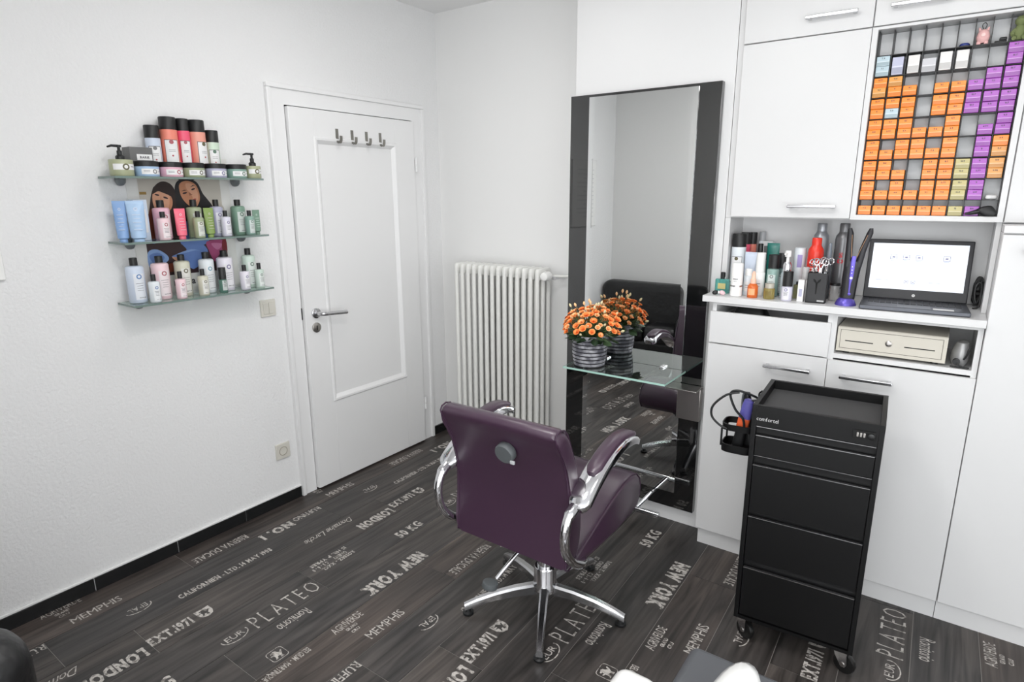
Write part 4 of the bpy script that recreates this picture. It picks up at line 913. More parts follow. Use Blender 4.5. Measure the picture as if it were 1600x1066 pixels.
s = thing('pump_flask', 'silver-necked pump bottle with white head mid worktop', 'pump bottle', (2.138, -0.333, ZC), RW, GW)
MB().lathe([(0.0185, 0), (0.0195, 0.003), (0.0195, 0.100), (0.014, 0.110)], 24).build('body', gm('glass_paleblue', (206, 218, 224), 0.1, 0.4), s)
MB().lathe([(0.0165, 0.108), (0.0170, 0.135), (0.0120, 0.146)], 22).build('collar', M_chrome, s)
p = MB().lathe([(0.006, 0.146), (0.006, 0.165), (0.0115, 0.166), (0.0115, 0.186), (0.009, 0.1905)], 16).tube([(0, 0, 0.180), (0.022, -0.006, 0.178)], 0.005, 8); p.build('pump', M_white, s)
bottle('serum_bottle', 'small lavender serum bottle with tall black cap at front', 'serum', (2.157, -0.389, ZC), 0.0200, 0.056, 0.1155, CO['palelav'], M_black, LG['lav'], GW, RW, capr=0.92, lab=(0.12, 0.92), text=False)
s = thing('hair_cream', 'pale grey bottle with a lavender stripe behind the pump bottle', 'bottle', (2.166, -0.248, ZC), RW, GW); MB().lathe([(0.021, 0), (0.0225, 0.003), (0.0225, 0.180), (0.0215, 0.196), (0.018, 0.198)], 26).build('body', CO['ice'], s)
l = MB(); bend(l, patch(0.018, 0.05), 0.0225, 0.120, 0, 0.004); l.build('stripe', mat('stripe_lavender', (158, 146, 198), 0.5), s)
s = thing('perfume_bottle', 'square clear olive perfume bottle behind the lavender serum', 'perfume', (2.180, -0.305, ZC), 0, GW); MB().bx(-0.014, 0.014, -0.012, 0.012, 0, 0.056, bev=0.003).build('flask', gm('glass_olive', (196, 196, 150)), s); MB().bx(-0.007, 0.007, -0.007, 0.007, 0.056, 0.067, bev=0.001).build('cap', M_black, s)
plain('spray_bottle', 'small white bottle beside the black scissors box', 'bottle', 2.207, -0.328, 0.0138, 0.079, 0.130, M_white, gm('cap_frost', (220, 220, 220), 0.2, 0.4), M_label, 0.9)
s = thing('small_carton', 'narrow white carton left of the black scissors box', 'box', (2.206, -0.376, ZC), 0, GW); MB().bx(-0.011, 0.011, -0.011, 0.011, 0, 0.085, bev=0.0008).build('carton', M_white, s); MB().bx(-0.006, 0.006, -0.0116, -0.0111, 0.02, 0.05).build('print', CO['lav'], s)

# scissors box with scissors
sb = thing('scissors_box', 'black scissors holder box with a scissors emblem on the worktop', 'holder', (2.259, -0.362, ZC), 0.06)
b = MB().bx(-0.034, 0.034, -0.026, 0.026, 0, 0.004).bx(-0.034, 0.034, -0.026, -0.023, 0, 0.115).bx(-0.034, 0.034, 0.023, 0.026, 0, 0.115).bx(-0.034, -0.031, -0.026, 0.026, 0, 0.115).bx(0.031, 0.034, -0.026, 0.026, 0, 0.115)
b.build('box_shell', mat('box_black', (34, 34, 36), 0.45), sb)
MB().bx(-0.031, 0.031, -0.023, 0.023, 0.100, 0.108).build('foam', M_black, sb)
em = MB()
em.prism([(-0.002, -0.03), (0.001, -0.03), (0.003, 0.012), (0.012, 0.020), (0.014, 0.030), (0.006, 0.026), (0.0, 0.016), (-0.006, 0.026), (-0.014, 0.030), (-0.012, 0.020), (-0.004, 0.012)], 0.0004, M=frontM(-0.0262, 0.064))
em.build('emblem', M_slot, sb); MB().bx(0.006, 0.030, -0.0268, -0.0262, 0.006, 0.012).build('tag', mat('tag_silver', (180, 180, 180), 0.4), sb)
def scissors(label, loc, rz, tilt):
    t = thing('scissors', label, 'scissors', loc, 0, 'scissors in the black box')
    t.rotation_euler = (tilt, 0, rz)
    MB().bx(-0.005, 0.0, -0.001, 0.001, -0.05, 0.018, bev=0.0008).build('blade', M_chrome, t)
    MB().bx(0.0, 0.005, 0.0012, 0.003, -0.05, 0.018, bev=0.0008).build('blade', M_chrome, t)
    for x in (-1, 1):
        MB().tube([(x*0.003, 0, 0.016), (x*0.008, 0, 0.030)], 0.0026, 8).tube([(x*0.016+0.0115*math.cos(a), 0, 0.041+0.0125*math.sin(a)) for a in [2*PI*k/18 for k in range(18)]], 0.0024, 8, closed=True).build('finger_ring', M_chrome, t)
    MB().cyl((0, -0.003, 0.004), (0, 0.005, 0.004), 0.004, 12).build('screw', M_steel, t)
scissors('chrome scissors standing at the left of the black box', (2.243, -0.362, ZC+0.112), 0.9, 0.08)
scissors('chrome scissors standing in the middle of the black box', (2.263, -0.357, ZC+0.114), 0.2, -0.05)
scissors('chrome scissors at the right rear of the black box', (2.280, -0.350, ZC+0.118), -0.5, -0.12)

def neckcan(label, loc, R, hb, ht, body, letter=None, lm=None):
    t = thing('hair_spray', label, 'spray can', loc, RW, GW)
    MB().lathe([(R*0.96, 0), (R, 0.004), (R, hb-0.03), (R*0.93, hb-0.016), (R*0.66, hb-0.004), (R*0.62, hb)], 28).build('body', body, t, sharp=50)
    MB().lathe([(R*0.62, hb), (R*0.62, ht-0.003), (R*0.56, ht)], 24).build('cap', body, t)
    if letter:
        l = MB()
        for k, ch in enumerate(letter): bend(l, text_mb(ch, None, R*0.62, 0.06, center=True), R, hb*0.62-k*R*0.8, 0)
        l.build('lettering', lm, t)
    return t
neckcan('bright red hairspray can with white lettering behind the scissors box', (2.226, -0.268, ZC), 0.0290, 0.212, 0.240, mat('can_red', (226, 52, 34), 0.25), ['+', 'OS', 'IS'], M_label)
neckcan('silver hairspray can at the back of the niche', (2.226, -0.185, ZC), 0.0290, 0.262, 0.293, mat('can_silver', (160, 163, 168), 0.3, 0.5), ['+', 'S'], M_label)
neckcan('dark silver hairspray can behind the hair straightener', (2.308, -0.188, ZC), 0.0300, 0.262, 0.295, mat('can_dsilver', (120, 120, 122), 0.3, 0.5), ['S', 'O'], mat('can_letter_red', (180, 40, 50), 0.4))
s = thing('atomizer_bottle', 'slim grey atomizer beside the red hairspray can', 'atomizer', (2.272, -0.248, ZC), RW, GW); MB().lathe([(0.013, 0), (0.0138, 0.002), (0.0138, 0.14), (0.009, 0.15)], 18).build('body', gm('glass_smoke', (90, 92, 96), 0.1, 0.3), s); MB().lathe([(0.0085, 0.15), (0.0085, 0.186), (0.0065, 0.192), (0.0065, 0.218), (0.005, 0.220)], 14).build('spray_head', mat('spray_head_grey', (128, 136, 146), 0.4), s)
s = thing('clip_jar', 'clear jar with a black lid clip right of the scissors box', 'jar', (2.310, -0.285, ZC), RW, GW); MB().lathe([(0.017, 0), (0.018, 0.002), (0.018, 0.060)], 20).build('glass', gm('glass_clear2', (226, 224, 222), 0.05, 0.7), s); MB().lathe([(0.0185, 0.060), (0.0185, 0.068), (0.016, 0.069)], 20).build('lid', M_black, s); MB().tube(catmull([(0, 0.018, 0.052), (0, 0.027, 0.046), (0, 0.027, 0.016), (0, 0.018, 0.010)], 5), 0.004, 8).build('handle', M_black, s)
MB().lathe([(0.0165, 0.004), (0.0165, 0.03)], 18).build('content', M_label, s)
M_violet = mat('violet_metal', (96, 84, 178), 0.3, 0.4)
hs = thing('hair_straightener', 'black and violet cordless straightener standing in its violet dock', 'straightener', (2.362, -0.364, ZC), 0.12)
MB().lathe([(0.036, 0), (0.036, 0.003), (0.030, 0.018), (0.024, 0.026), (0.018, 0.027)], 32).build('dock', M_violet, hs)
M_dk = mat('straightener_grey', (34, 33, 37), 0.35, 0.3)
MB().loft([(0.004, 0, 0.024, 0.024, 0.014, 3), (0.006, 0, 0.10, 0.027, 0.015, 3), (0.009, 0, 0.150, 0.029, 0.015, 3), (0.010, 0, 0.165, 0.028, 0.014, 3)], 24).build('grip', M_dk, hs)
for x0, x1, x2, w in ((-0.008, -0.009, -0.011, 0.0125), (0.026, 0.036, 0.051, 0.0125)):
    a = MB().loft([(x0, 0, 0.145, w, 0.014, 3), (x1, 0, 0.21, w*0.95, 0.0135, 3), (x2, 0, 0.268, w*0.85, 0.012, 3), (x2-0.003*(1 if x0 < 0 else -1), 0, 0.286, w*0.5, 0.010, 3)], 20).build('arm', M_dk, hs)
    sg = 1 if x0 < 0 else -1
    MB().loft([(x0+sg*0.009+(0 if sg > 0 else 0.002), -0.0128, 0.180, 0.0011, 0.0011), (x1+sg*0.007, -0.0128, 0.215, 0.0011, 0.0011), (x2+sg*0.006, -0.0112, 0.262, 0.0011, 0.0011)], 8).build('plate', mat('copper', (190, 150, 120), 0.3, 1.0), a)
MB().loft([(0.007, -0.0142, 0.050, 0.0025, 0.002, 3), (0.007, -0.0152, 0.085, 0.004, 0.002, 3), (0.008, -0.0156, 0.104, 0.007, 0.002, 3), (0.009, -0.0156, 0.125, 0.007, 0.002, 3), (0.009, -0.0152, 0.162, 0.008, 0.002, 3), (0.010, -0.0135, 0.185, 0.007, 0.002, 3)], 14).build('control_panel', M_violet, hs)
for z, r in ((0.104, 0.0050), (0.122, 0.0020), (0.134, 0.0020), (0.146, 0.0020), (0.044, 0.0055)):
    MB().lathe([(r, 0), (r, 0.002), (r*0.8, 0.0026)], 14, M=Matrix.Translation((0.0085, -0.0166 if z > 0.05 else -0.0145, z)) @ Matrix.Rotation(PI/2, 4, 'X')).build('button', M_white if z > 0.05 else M_violet, hs)

# laptop
M_lap = mat('laptop_grey', (92, 94, 100), 0.38, 0.7); M_lapk = mat('laptop_black', (34, 34, 38), 0.45)
lp_ = thing('laptop', 'open grey laptop with a bright screen on the worktop', 'laptop', (2.414, -0.428, ZC), 0.06)
LW, LD = 0.332, 0.215
MB().bx(0, LW, 0, LD, 0.0, 0.016, bev=0.004).build('base', M_lap, lp_)
kb = MB(); 
for r in range(6):
    for c in range(15): kb.bx(0.024+c*0.0193, 0.024+c*0.0193+0.0165, 0.088+r*0.0165, 0.088+r*0.0165+0.0140, 0.0158, 0.0178)
kb.build('keyboard', M_lapk, lp_)
MB().bx(0.118, 0.218, 0.014, 0.074, 0.0158, 0.0164).build('touchpad', mat('touchpad', (112, 114, 120), 0.3, 0.5), lp_)
MB().bx(0.225, 0.285, 0.008, 0.040, 0.0158, 0.0163).build('sticker', M_label, lp_)
T = Matrix.Translation((0, LD-0.006, 0.014)) @ Matrix.Rotation(math.radians(-13), 4, 'X')
lid = MB().box((LW/2, 0, 0.115), (LW, 0.008, 0.228), 0, 0.0035, M=T).build('lid', M_lapk, lp_)
M_screen = mat('screen', (236, 240, 248), 0.3)
b = nodes(M_screen)[3]; b.inputs['Emission Color'].default_value = (0.93, 0.96, 1.0, 1); b.inputs['Emission Strength'].default_value = 0.28
MB().box((LW/2, -0.0043, 0.126), (LW-0.030, 0.0008, 0.174), M=T).build('screen', M_screen, lid)
ic = MB()
def icon(x, z, w=0.022, h=0.018):
    for a in ((x, x+w, z, z+0.0015), (x, x+w, z+h-0.0015, z+h), (x, x+0.0015, z, z+h), (x+w-0.0015, x+w, z, z+h)):
        ic.box(((a[0]+a[1])/2, -0.0050, (a[2]+a[3])/2), (a[1]-a[0], 0.0003, a[3]-a[2]), M=T)
    ic.box((x+w/2, -0.0050, z+h*0.5), (w*0.4, 0.0003, h*0.3), M=T); ic.box((x+w/2, -0.0050, z-0.004), (w*0.8, 0.0003, 0.0012), M=T)
for x in (0.075, 0.116, 0.157, 0.243): icon(x, 0.152)
for x in (0.130, 0.152): icon(x, 0.062, 0.013, 0.012)
ic.box((0.055, -0.0050, 0.072), (0.045, 0.0003, 0.0012), M=T).box((0.225, -0.0050, 0.069), (0.035, 0.0003, 0.0012), M=T)
ic.build('icons', mat('icon_lilac', (150, 150, 178), 0.5), lid)
lg = MB().lathe([(0.0052, 0), (0.0052, 0.0006), (0.005, 0.0007)], 20, M=T @ Matrix.Translation((LW/2, -0.0040, 0.018)) @ Matrix.Rotation(PI/2, 4, 'X'))
lg.merge(text_mb('hp', None, 0.0042, 0.02, center=True, shear=0.2), T @ frontM(-0.0051, 0.0165) @ Matrix.Translation((LW/2, 0, 0)), 1)
lg.build('logo', [M_white, M_lapk], lid)
MB().lathe([(0.0016, 0), (0.0016, 0.0006)], 10, M=T @ Matrix.Translation((LW/2, -0.0040, 0.220)) @ Matrix.Rotation(PI/2, 4, 'X')).build('webcam', M_grey, lid)
cb = thing('cable_bundle', 'coiled black power cables right of the laptop', 'cable', (2.7605, -0.150, ZC))
rr = random.Random(3)
for k in range(10):
    w, h = rr.uniform(0.008, 0.015), rr.uniform(0.018, 0.052); zc = 0.058+rr.uniform(-0.006, 0.014); yo = -0.045+k*0.009; tl = rr.uniform(-0.02, 0.02); ro = rr.uniform(-0.5, 0.5)
    MB().tube([(max(-0.012, min(0.0105, w*math.cos(a)+ro*0.01*math.sin(2*a))), yo+tl*math.sin(a), zc+h*math.sin(a)+ro*0.02*math.cos(a)) for a in [2*PI*i/22 for i in range(22)]], 0.0034, 8, closed=True).build('cable_loop', M_black, cb)
MB().tube(catmull([(-0.009, -0.06, 0.004), (-0.003, -0.062, 0.004), (0.008, -0.055, 0.012), (0.009, -0.045, 0.06), (0.004, -0.04, 0.10)], 6), 0.0028, 8).build('cable_end', M_black, cb)
MB().bx(-0.010, 0.010, -0.045, 0.015, 0.050, 0.060, bev=0.003).build('cable_tie', M_slot, cb)

# cash drawer and hair dryer in the open compartment
cd = thing('cash_drawer', 'beige metal cash drawer in the open compartment under the laptop', 'cash drawer', (2.524, -0.392, 0.970))
MB().bx(-0.172, 0.172, 0.004, 0.29, 0.010, 0.104, bev=0.003).build('housing', M_beige, cd)
MB().bx(-0.172, 0.172, 0.0, 0.004, 0.010, 0.102, bev=0.001).build('front_plate', M_beige, cd)
fl = MB()
for a in ((-0.162, 0.160, 0.022, 0.0236), (-0.162, 0.160, 0.092, 0.0936), (-0.162, -0.1604, 0.022, 0.0936), (0.1584, 0.160, 0.022, 0.0936)): fl.bx(a[0], a[1], -0.0004, 0.001, a[2], a[3])
fl.build('drawer_outline', mat('outline_dark', (92, 88, 80), 0.6), cd)
for x in (-0.098, 0.092): MB().bx(x-0.046, x+0.046, -0.0005, 0.001, 0.050, 0.0535).build('slot', M_slot, cd)
MB().lathe([(0.011, 0), (0.011, 0.004), (0.008, 0.006), (0.003, 0.006)], 18, M=Matrix.Translation((-0.003, 0, 0.058)) @ Matrix.Rotation(PI/2, 4, 'X')).build('lock', M_steel, cd)
for x in (-0.14, 0.14):
    for y in (0.03, 0.26): MB().lathe([(0.012, 0), (0.012, 0.010)], 14, M=Matrix.Translation((x, y, 0))).build('rubber_foot', M_black, cd)
hdr = thing('hair_dryer', 'small silver hair dryer with black cable beside the cash drawer', 'hair dryer', (2.735, -0.34, 0.9702))
M_sil = mat('dryer_silver', (160, 160, 160), 0.35, 0.4)
MB().loft([(0, 0, 0.002, 0.020, 0.035), (0, 0, 0.020, 0.027, 0.045), (0.002, 0, 0.055, 0.027, 0.045), (0.004, 0, 0.085, 0.018, 0.035), (0.004, 0, 0.092, 0.006, 0.012)], 20).build('housing', M_sil, hdr)
MB().cyl((-0.008, -0.040, 0.022), (-0.008, -0.058, 0.022), 0.011, 16).build('plug', M_black, hdr)
MB().tube(catmull([(-0.008, -0.058, 0.018), (0.01, -0.060, 0.008), (0.026, -0.058, 0.006), (0.024, -0.050, 0.004), (-0.010, -0.052, 0.004), (-0.024, -0.050, 0.005)], 6), 0.0026, 8).build('cable', M_black, hdr)
MB().tube(catmull([(0.012, -0.042, 0.030), (0.020, -0.044, 0.05), (0.026, -0.04, 0.075), (0.022, -0.035, 0.060), (0.016, -0.042, 0.036)], 6), 0.003, 8).build('hanging_loop', M_black, hdr)

# ------------------------------------------------------------------ trolley
ct = thing('salon_trolley', 'black salon trolley with four drawers on casters before the cabinets', 'trolley', (2.200, -0.947, 0), 0.062)
TW, TD, ZB, ZT_ = 0.376, 0.332, 0.090, 0.891
t_ = 0.015
b = MB().bx(0, t_, 0, TD, ZB, ZT_, bev=0.001).bx(TW-t_, TW, 0, TD, ZB, ZT_, bev=0.001).bx(t_, TW-t_, TD-t_, TD, ZB, ZT_, bev=0.001).bx(t_, TW-t_, 0.0, TD-t_, ZB, ZB+0.012).bx(t_, TW-t_, 0.02, TD-t_, ZB, 0.845)
b.build('body', M_cart, ct)
MB().bx(t_, TW-t_, 0, t_, 0.820, ZT_, bev=0.001).build('front_rail', M_cart, ct)
MB().bx(t_, TW-t_, t_, TD-t_, 0.852, 0.860).build('tray', mat('tray_rubber', (66, 66, 67), 0.75), ct)
for z0, z1 in ((0.717, 0.786), (0.509, 0.680), (0.326, 0.490), (0.108, 0.294)):
    o = MB().bx(t_+0.002, TW-t_-0.002, 0.001, 0.020, z0, z1, bev=0.0015).build('drawer', M_cart, ct)
    MB().bx(t_+0.002, TW-t_-0.002, 0.0, 0.010, z1, z1+0.0022).build('edge_highlight', M_alu, o)  # bright strip stands in for the highlight along the drawer lip
for z in (0.8175, 0.7145): MB().bx(t_+0.002, TW-t_-0.002, 0.0, 0.006, z, z+0.0018).build('edge_highlight', M_alu, ct)  # same painted highlight along the edges above the gaps
MB().merge(text_mb('comfortel', 0.066, 0.0135, -0.012), frontM(-0.0006, 0.840) @ Matrix.Translation((0.016, 0, 0))).build('lettering', M_label, ct)
lk = MB().bx(0.292, 0.354, -0.006, 0, 0.840, 0.866, bev=0.002).build('combination_lock', M_slot, ct)
for k in range(3): MB().bx(0.303+k*0.009, 0.309+k*0.009, -0.0072, -0.005, 0.846, 0.860, bev=0.001).build('dial', M_steel, lk)
MB().lathe([(0.0095, 0), (0.0095, 0.005), (0.008, 0.006)], 18, M=Matrix.Translation((0.342, -0.006, 0.853)) @ Matrix.Rotation(PI/2, 4, 'X')).build('knob', M_black, lk)
for x, y, an in ((0.03, 0.035, 0.95), (TW-0.03, 0.035, 1.15), (0.03, TD-0.035, 0.3), (TW-0.03, TD-0.035, -0.6)):
    c = MB().bx(-0.020, 0.020, -0.020, 0.020, 0.083, 0.0895, bev=0.001)
    for q in (-1, 1): c.prism([(-0.022, 0.084), (0.022, 0.084), (0.016, 0.060), (-0.006, 0.028), (-0.020, 0.028), (-0.026, 0.040)], 0.0025, M=Matrix(((0, 0, 1, q*0.015-0.00125), (1, 0, 0, 0), (0, 1, 0, 0), (0, 0, 0, 1))))
    c = c.build('caster_fork', M_alu, ct, (x, y, 0), (0, 0, an))
    MB().lathe([(0.024, -0.011), (0.034, -0.009), (0.036, 0), (0.034, 0.009), (0.024, 0.011)], 26, M=Matrix.Translation((0, -0.012, 0.036)) @ Matrix.Rotation(PI/2, 4, 'Y')).build('wheel', mat('wheel_black', (20, 20, 20), 0.3), c)
    MB().cyl((-0.0185, -0.012, 0.036), (0.0185, -0.012, 0.036), 0.008, 14).build('axle', M_steel, c)
# side holder
hl = MB().loft([(-0.062, 0.150, 0.660, 0.050, 0.042, 4), (-0.062, 0.150, 0.663, 0.055, 0.047, 4), (-0.062, 0.150, 0.692, 0.056, 0.048, 4), (-0.062, 0.150, 0.692, 0.052, 0.044, 4), (-0.062, 0.150, 0.666, 0.051, 0.043, 4)], 28, cap=(True, True))
hl.loft([(-0.062, 0.150, 0.745, 0.056, 0.048, 4), (-0.062, 0.150, 0.768, 0.057, 0.049, 4), (-0.062, 0.150, 0.768, 0.053, 0.045, 4), (-0.062, 0.150, 0.745, 0.052, 0.044, 4), (-0.062, 0.150, 0.745, 0.056, 0.048, 4)], 28, cap=(False, False))
for x in (-0.114, -0.010):
    for y in (0.106, 0.194): hl.bx(x-0.003, x+0.003, y-0.003, y+0.003, 0.685, 0.750)
hl.bx(-0.006, 0.0, 0.10, 0.20, 0.66, 0.80); hl.build('side_holder', M_cart, ct)
MB().tube(catmull([(-0.002, 0.24, 0.83), (-0.018, 0.24, 0.835), (-0.022, 0.24, 0.855), (-0.012, 0.24, 0.868)], 6), 0.003, 8).build('hook', M_cart, ct)
hc = thing('hair_clipper', 'violet and orange hair clipper standing in the trolley side holder', 'hair clipper', (2.124, -0.805, 0.668)); hc.rotation_euler = (0.05, 0.16, 0.1)
MB().loft([(0, 0, 0.012, 0.020, 0.014, 3), (0, 0, 0.060, 0.019, 0.016, 3), (0, 0, 0.090, 0.021, 0.018, 3)], 20).build('head', M_black, hc)
MB().loft([(0, 0, 0.090, 0.0205, 0.018, 3), (0, 0, 0.125, 0.0205, 0.018, 3)], 20).build('band', mat('clipper_orange', (232, 104, 60), 0.35), hc)
MB().loft([(0, 0, 0.125, 0.0205, 0.018, 3), (0, 0, 0.170, 0.019, 0.017, 3), (0, 0, 0.190, 0.016, 0.015, 3), (0, 0, 0.196, 0.008, 0.008, 3)], 20).build('handle', mat('clipper_violet', (88, 84, 160), 0.35), hc)
MB().bx(-0.018, 0.018, -0.010, -0.007, 0.0, 0.014).build('blade', M_steel, hc)
MB().tube(catmull([(0, 0, 0.19), (0.03, 0.0, 0.205), (0.0, -0.02, 0.222), (-0.045, -0.03, 0.226), (-0.062, -0.03, 0.205), (-0.035, -0.035, 0.160), (0.0, -0.035, 0.130), (0.012, -0.030, 0.085)], 8), 0.0042, 8).build('cable', M_black, hc)
MB().tube(catmull([(-0.035, -0.030, 0.222), (-0.075, -0.035, 0.200), (-0.108, -0.038, 0.150), (-0.105, -0.038, 0.110), (-0.075, -0.036, 0.085), (-0.045, -0.034, 0.078), (-0.012, -0.030, 0.082)], 8), 0.0042, 8).build('cable', M_black, hc)
s = thing('hair_clipper', 'second black hair clipper with grey edge in the trolley side holder', 'hair clipper', (2.158, -0.775, 0.668)); s.rotation_euler = (0.0, -0.10, -0.2)
MB().loft([(0, 0, 0.010, 0.014, 0.012, 3), (0, 0, 0.10, 0.016, 0.014, 3), (-0.002, 0, 0.17, 0.015, 0.014, 3), (-0.003, 0, 0.205, 0.010, 0.010, 3)], 18).build('housing', M_black, s)
MB().tube(catmull([(-0.016, -0.006, 0.05), (-0.018, -0.010, 0.13), (-0.012, -0.012, 0.195), (0.0, -0.010, 0.208)], 6), 0.0035, 8).build('grip_edge', M_grey, s)

# ------------------------------------------------------------------ styling chair
ch = thing('styling_chair', 'purple leather styling chair with chrome arms facing the mirror', 'chair', (1.545, -1.175, 0))
def loc(P): return [(a+1.175, b) for a, b in P]
back = [(-1.416, 0.362), (-1.408, 0.42), (-1.402, 0.50), (-1.400, 0.58), (-1.410, 0.66), (-1.432, 0.74), (-1.462, 0.80), (-1.484, 0.835), (-1.490, 0.852), (-1.482, 0.866), (-1.462, 0.872), (-1.438, 0.866), (-1.418, 0.845),
        (-1.392, 0.79), (-1.362, 0.72), (-1.340, 0.64), (-1.328, 0.56), (-1.326, 0.48), (-1.334, 0.42), (-1.350, 0.375), (-1.375, 0.356), (-1.400, 0.352)]
HWd = 0.240
MB().slab(loc(back), [(-HWd, 0.80), (-HWd+0.004, 0.90), (-HWd+0.012, 0.965), (-HWd+0.026, 1.0), (0, 1.0), (HWd-0.026, 1.0), (HWd-0.012, 0.965), (HWd-0.004, 0.90), (HWd, 0.80)]).build('backrest', M_purple, ch, sharp=50)
pcx = sum(a for a, b in loc(back))/len(back); pcz = sum(b for a, b in back)/len(back)
M_pipe = mat('piping_purple', (58, 36, 56), 0.4)
for sx in (-1, 1): MB().tube([(sx*(HWd-0.010), pcx+(a-pcx)*0.985, pcz+(b-pcz)*0.985) for a, b in loc(back)], 0.003, 8, closed=True).build('piping', M_pipe, ch)
seat = [(-1.375, 0.372), (-1.34, 0.392), (-1.28, 0.415), (-1.20, 0.447), (-1.10, 0.484), (-1.00, 0.508), (-0.93, 0.515), (-0.875, 0.503), (-0.842, 0.472), (-0.832, 0.435), (-0.838, 0.395), (-0.86, 0.362), (-0.92, 0.345), (-1.05, 0.338), (-1.20, 0.338), (-1.33, 0.345), (-1.37, 0.356)]
MB().slab(loc(seat), [(-0.238, 0.90), (-0.232, 0.955), (-0.220, 0.985), (-0.20, 1.0), (0, 0.99), (0.20, 1.0), (0.220, 0.985), (0.232, 0.955), (0.238, 0.90)]).build('seat', M_purple, ch, sharp=50)
for sx in (-1, 1): 
    scx = sum(a for a, b in loc(seat))/len(seat); scz = sum(b for a, b in seat)/len(seat)
    MB().tube([(sx*0.231, scx+(a-scx)*0.975, scz+(b-scz)*0.975) for a, b in loc(seat)], 0.003, 8, closed=True).build('piping', M_pipe, ch)
MB().bx(-0.16, 0.16, -0.13, 0.16, 0.315, 0.340, bev=0.006).build('seat_plate', M_black, ch)
def sweep(path, w, th, x0):
    """flat bar along a (y,z) path, width w in x"""
    P = [Vector((0, a+1.175, b)) for a, b in path]; P = catmull(P, 5); n = len(P); mb = MB(); V = []; F = []
    for i, p in enumerate(P):
        t = (P[min(i+1, n-1)]-P[max(i-1, 0)]).normalized(); nn = Vector((0, -t.z, t.y))
        e = min(1.0, 0.55+min(i, n-1-i)*0.22)
        for dx, dn in ((-0.5, -0.5), (-0.5, 0.2), (-0.38, 0.5), (0.38, 0.5), (0.5, 0.2), (0.5, -0.5)):
            V.append((x0+dx*w*e, p.y+nn.y*dn*th, p.z+nn.z*dn*th))
    for i in range(n-1):
        for k in range(6): F.append((i*6+k, (i+1)*6+k, (i+1)*6+(k+1) % 6, i*6+(k+1) % 6))
    F.append(tuple(range(6))); F.append(tuple(reversed(range((n-1)*6, n*6))))
    return mb.add(V, F)
for sx in (-1, 1):
    xa = sx*0.272
    ar = sweep([(-1.430, 0.606), (-1.36, 0.657), (-1.26, 0.708), (-1.16, 0.732), (-1.08, 0.728), (-1.030, 0.706)], 0.076, 0.028, xa)
    ar.tube(catmull([(xa*0.98, -1.425+1.175, 0.612), (xa*0.97, -1.462+1.175, 0.590), (xa*0.965, -1.480+1.175, 0.535), (xa*0.96, -1.468+1.175, 0.470), (xa*0.955, -1.425+1.175, 0.415), (xa*0.95, -1.36+1.175, 0.372), (xa*0.85, -1.30+1.175, 0.345), (xa*0.6, -1.27+1.175, 0.333)], 6), [0.019]*6+[0.016]*37, 14)
    a = ar.build('armrest', M_chrome, ch, sharp=50)
    sweep([(-1.335, 0.690), (-1.26, 0.728), (-1.16, 0.752), (-1.085, 0.748), (-1.048, 0.734)], 0.054, 0.022, xa).build('arm_pad', M_purple, a, sharp=60)
kn = MB().lathe([(0.033, 0), (0.036, 0.004), (0.036, 0.024), (0.033, 0.028), (0.002, 0.029)], 32, M=Matrix.Translation((0.020, -1.442+1.175, 0.748)) @ Matrix.Rotation(PI/2+0.28, 4, 'X')).build('recline_knob', M_grey, ch)
MB().bx(0.046, 0.064, -1.470+1.175, -1.462+1.175, 0.715, 0.728, bev=0.003).build('knob_tab', mat('tab_grey', (176, 178, 180), 0.4), kn)
MB().lathe([(0.050, 0.070), (0.050, 0.095), (0.044, 0.105), (0.043, 0.165), (0.040, 0.170)], 28).lathe([(0.030, 0.165), (0.030, 0.318)], 24).build('column', M_chrome, ch)
for k in range(5):
    a = math.radians(11+72*k); M = Matrix.Rotation(a, 4, 'Z')
    st = [(0.040, 0.098, 0.034, 0.042), (0.12, 0.094, 0.032, 0.036), (0.20, 0.082, 0.029, 0.031), (0.27, 0.064, 0.026, 0.027), (0.318, 0.046, 0.024, 0.024)]
    V = []; F = []
    for r, zt2, w, h in st:
        for y, z in ((-w/2, zt2-h), (-w/2, zt2-0.008), (-w*0.30, zt2), (w*0.30, zt2), (w/2, zt2-0.008), (w/2, zt2-h)): V.append((r, y, z))
    for i in range(4):
        for q in range(6): F.append((i*6+q, (i+1)*6+q, (i+1)*6+(q+1) % 6, i*6+(q+1) % 6))
    F += [tuple(range(6)), tuple(reversed(range(24, 30)))]
    l = MB().add(V, F, 0, M).build('base_leg', M_alu, ch, sharp=35)
    MB().lathe([(0.019, 0), (0.021, 0.003), (0.021, 0.010), (0.012, 0.014), (0.010, 0.024)], 20, M=M @ Matrix.Translation((0.303, 0, 0))).build('glide', M_black, l)
lv = MB().tube([(-0.01, -0.03, 0.305), (-0.05, -0.12, 0.262), (-0.085, -0.20, 0.188)], 0.008, 12).build('pump_lever', M_chrome, ch)
MB().loft([(-0.100, -0.222, 0.158, 0.030, 0.024), (-0.100, -0.222, 0.166, 0.032, 0.026), (-0.098, -0.220, 0.180, 0.030, 0.024), (-0.098, -0.220, 0.184, 0.02, 0.016)], 24).build('pedal', M_grey, lv)

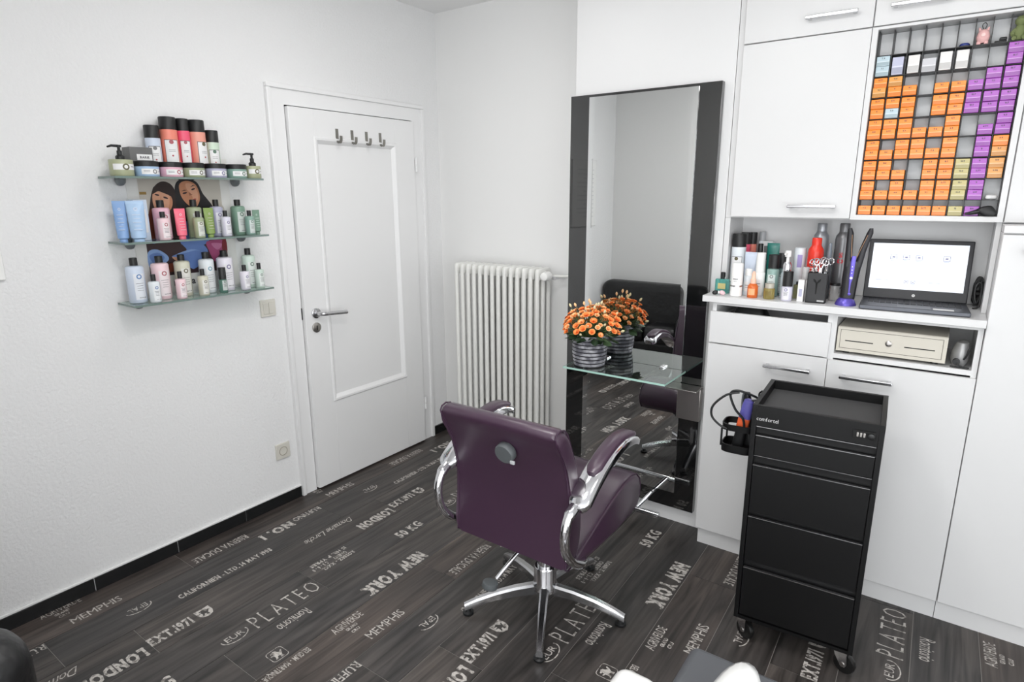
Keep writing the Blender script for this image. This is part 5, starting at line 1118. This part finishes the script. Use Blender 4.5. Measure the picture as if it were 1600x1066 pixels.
# ------------------------------------------------------------------ sofa behind the camera's left, seen in the mirror
so = thing('leather_sofa', 'black leather sofa in the left front corner, seen in the mirror', 'sofa', (0, 0, 0))
MB().bx(0.05, 1.0, -3.0, -2.66, 0.06, 0.30, bev=0.04, seg=3).build('base', M_leather, so)
for x0, x1 in ((0.20, 0.53), (0.53, 0.84)): MB().bx(x0, x1, -2.98, -2.63, 0.27, 0.44, bev=0.06, seg=4).build('seat_cushion', M_leather, so)
for x0, x1 in ((0.012, 0.99),): MB().bx(x0, x1, -3.04, -2.84, 0.32, 0.775, bev=0.07, seg=5).build('back_cushion', M_leather, so)
for x0, x1 in ((0.03, 0.21), (0.82, 1.03)): MB().bx(x0, x1, -3.02, -2.60, 0.04, 0.555, bev=0.085, seg=5).build('armrest', M_leather, so)
for x in (0.08, 0.97):
    for y in (-2.96, -2.68): MB().lathe([(0.02, 0), (0.025, 0.06)], 12, M=Matrix.Translation((x, y, 0))).build('foot', M_black, so)

# ------------------------------------------------------------------ white seat at the lower edge
ws = thing('wash_chair', 'white shell chair with grey seat pad at the bottom edge', 'chair', (2.36, -1.95, 0))
M_shell = mat('white_gloss', (244, 244, 242), 0.18, coat=0.5); M_pad = mat('pad_grey', (84, 86, 90), 0.5)
MB().bx(-0.100, 0.20, -0.28, 0.352, 0.40, 0.452, bev=0.022, seg=5).build('seat_pad', M_pad, ws)
MB().bx(-0.222, -0.108, -0.30, 0.182, 0.30, 0.462, bev=0.035, seg=5).build('armrest', M_shell, ws)
MB().loft([(0.062, 0.06, 0.30, 0.060, 0.19, 2.4), (0.062, 0.06, 0.44, 0.063, 0.20, 2.4), (0.062, 0.06, 0.508, 0.060, 0.195, 2.3), (0.062, 0.05, 0.560, 0.050, 0.178, 2.2), (0.062, 0.045, 0.586, 0.034, 0.145, 2.1), (0.062, 0.04, 0.596, 0.013, 0.09, 2.0)], 28).build('headrest', M_shell, ws)
MB().bx(-0.20, 0.20, -0.29, 0.16, 0.24, 0.40, bev=0.05, seg=4).build('shell', M_shell, ws)
MB().lathe([(0.16, 0), (0.16, 0.02), (0.05, 0.04), (0.045, 0.25)], 30, M=Matrix.Translation((0, -0.06, 0))).build('pedestal', M_alu, ws)

# ------------------------------------------------------------------ ceiling lamps (above the frame; last two added as fill)
for k, ((x, y), w, sz) in enumerate(LAMPS):
    lab = ['round ceiling lamp over the styling chair', 'large round ceiling lamp behind the camera', 'round ceiling lamp over the middle of the room', 'round ceiling lamp near the right wall'][k]
    t = thing('ceiling_lamp', lab, 'lamp', (x, y, 2.6), 0, 'round ceiling lamps')
    MB().lathe([(sz/2+0.02, 0), (sz/2+0.02, -0.04), (sz/2+0.01, -0.048), (sz/2, -0.048), (sz/2, -0.03), (0.01, -0.03)], 32).build('housing', M_white, t)
    m = mat('lamp_diffuser', (250, 250, 248), 0.5)
    bb = nodes(m)[3]; bb.inputs['Emission Color'].default_value = (1, 0.98, 0.96, 1); bb.inputs['Emission Strength'].default_value = 2.0
    MB().lathe([(sz/2-0.004, -0.032), (sz/2-0.004, -0.046), (0.01, -0.0465)], 32).build('diffuser', m, t)
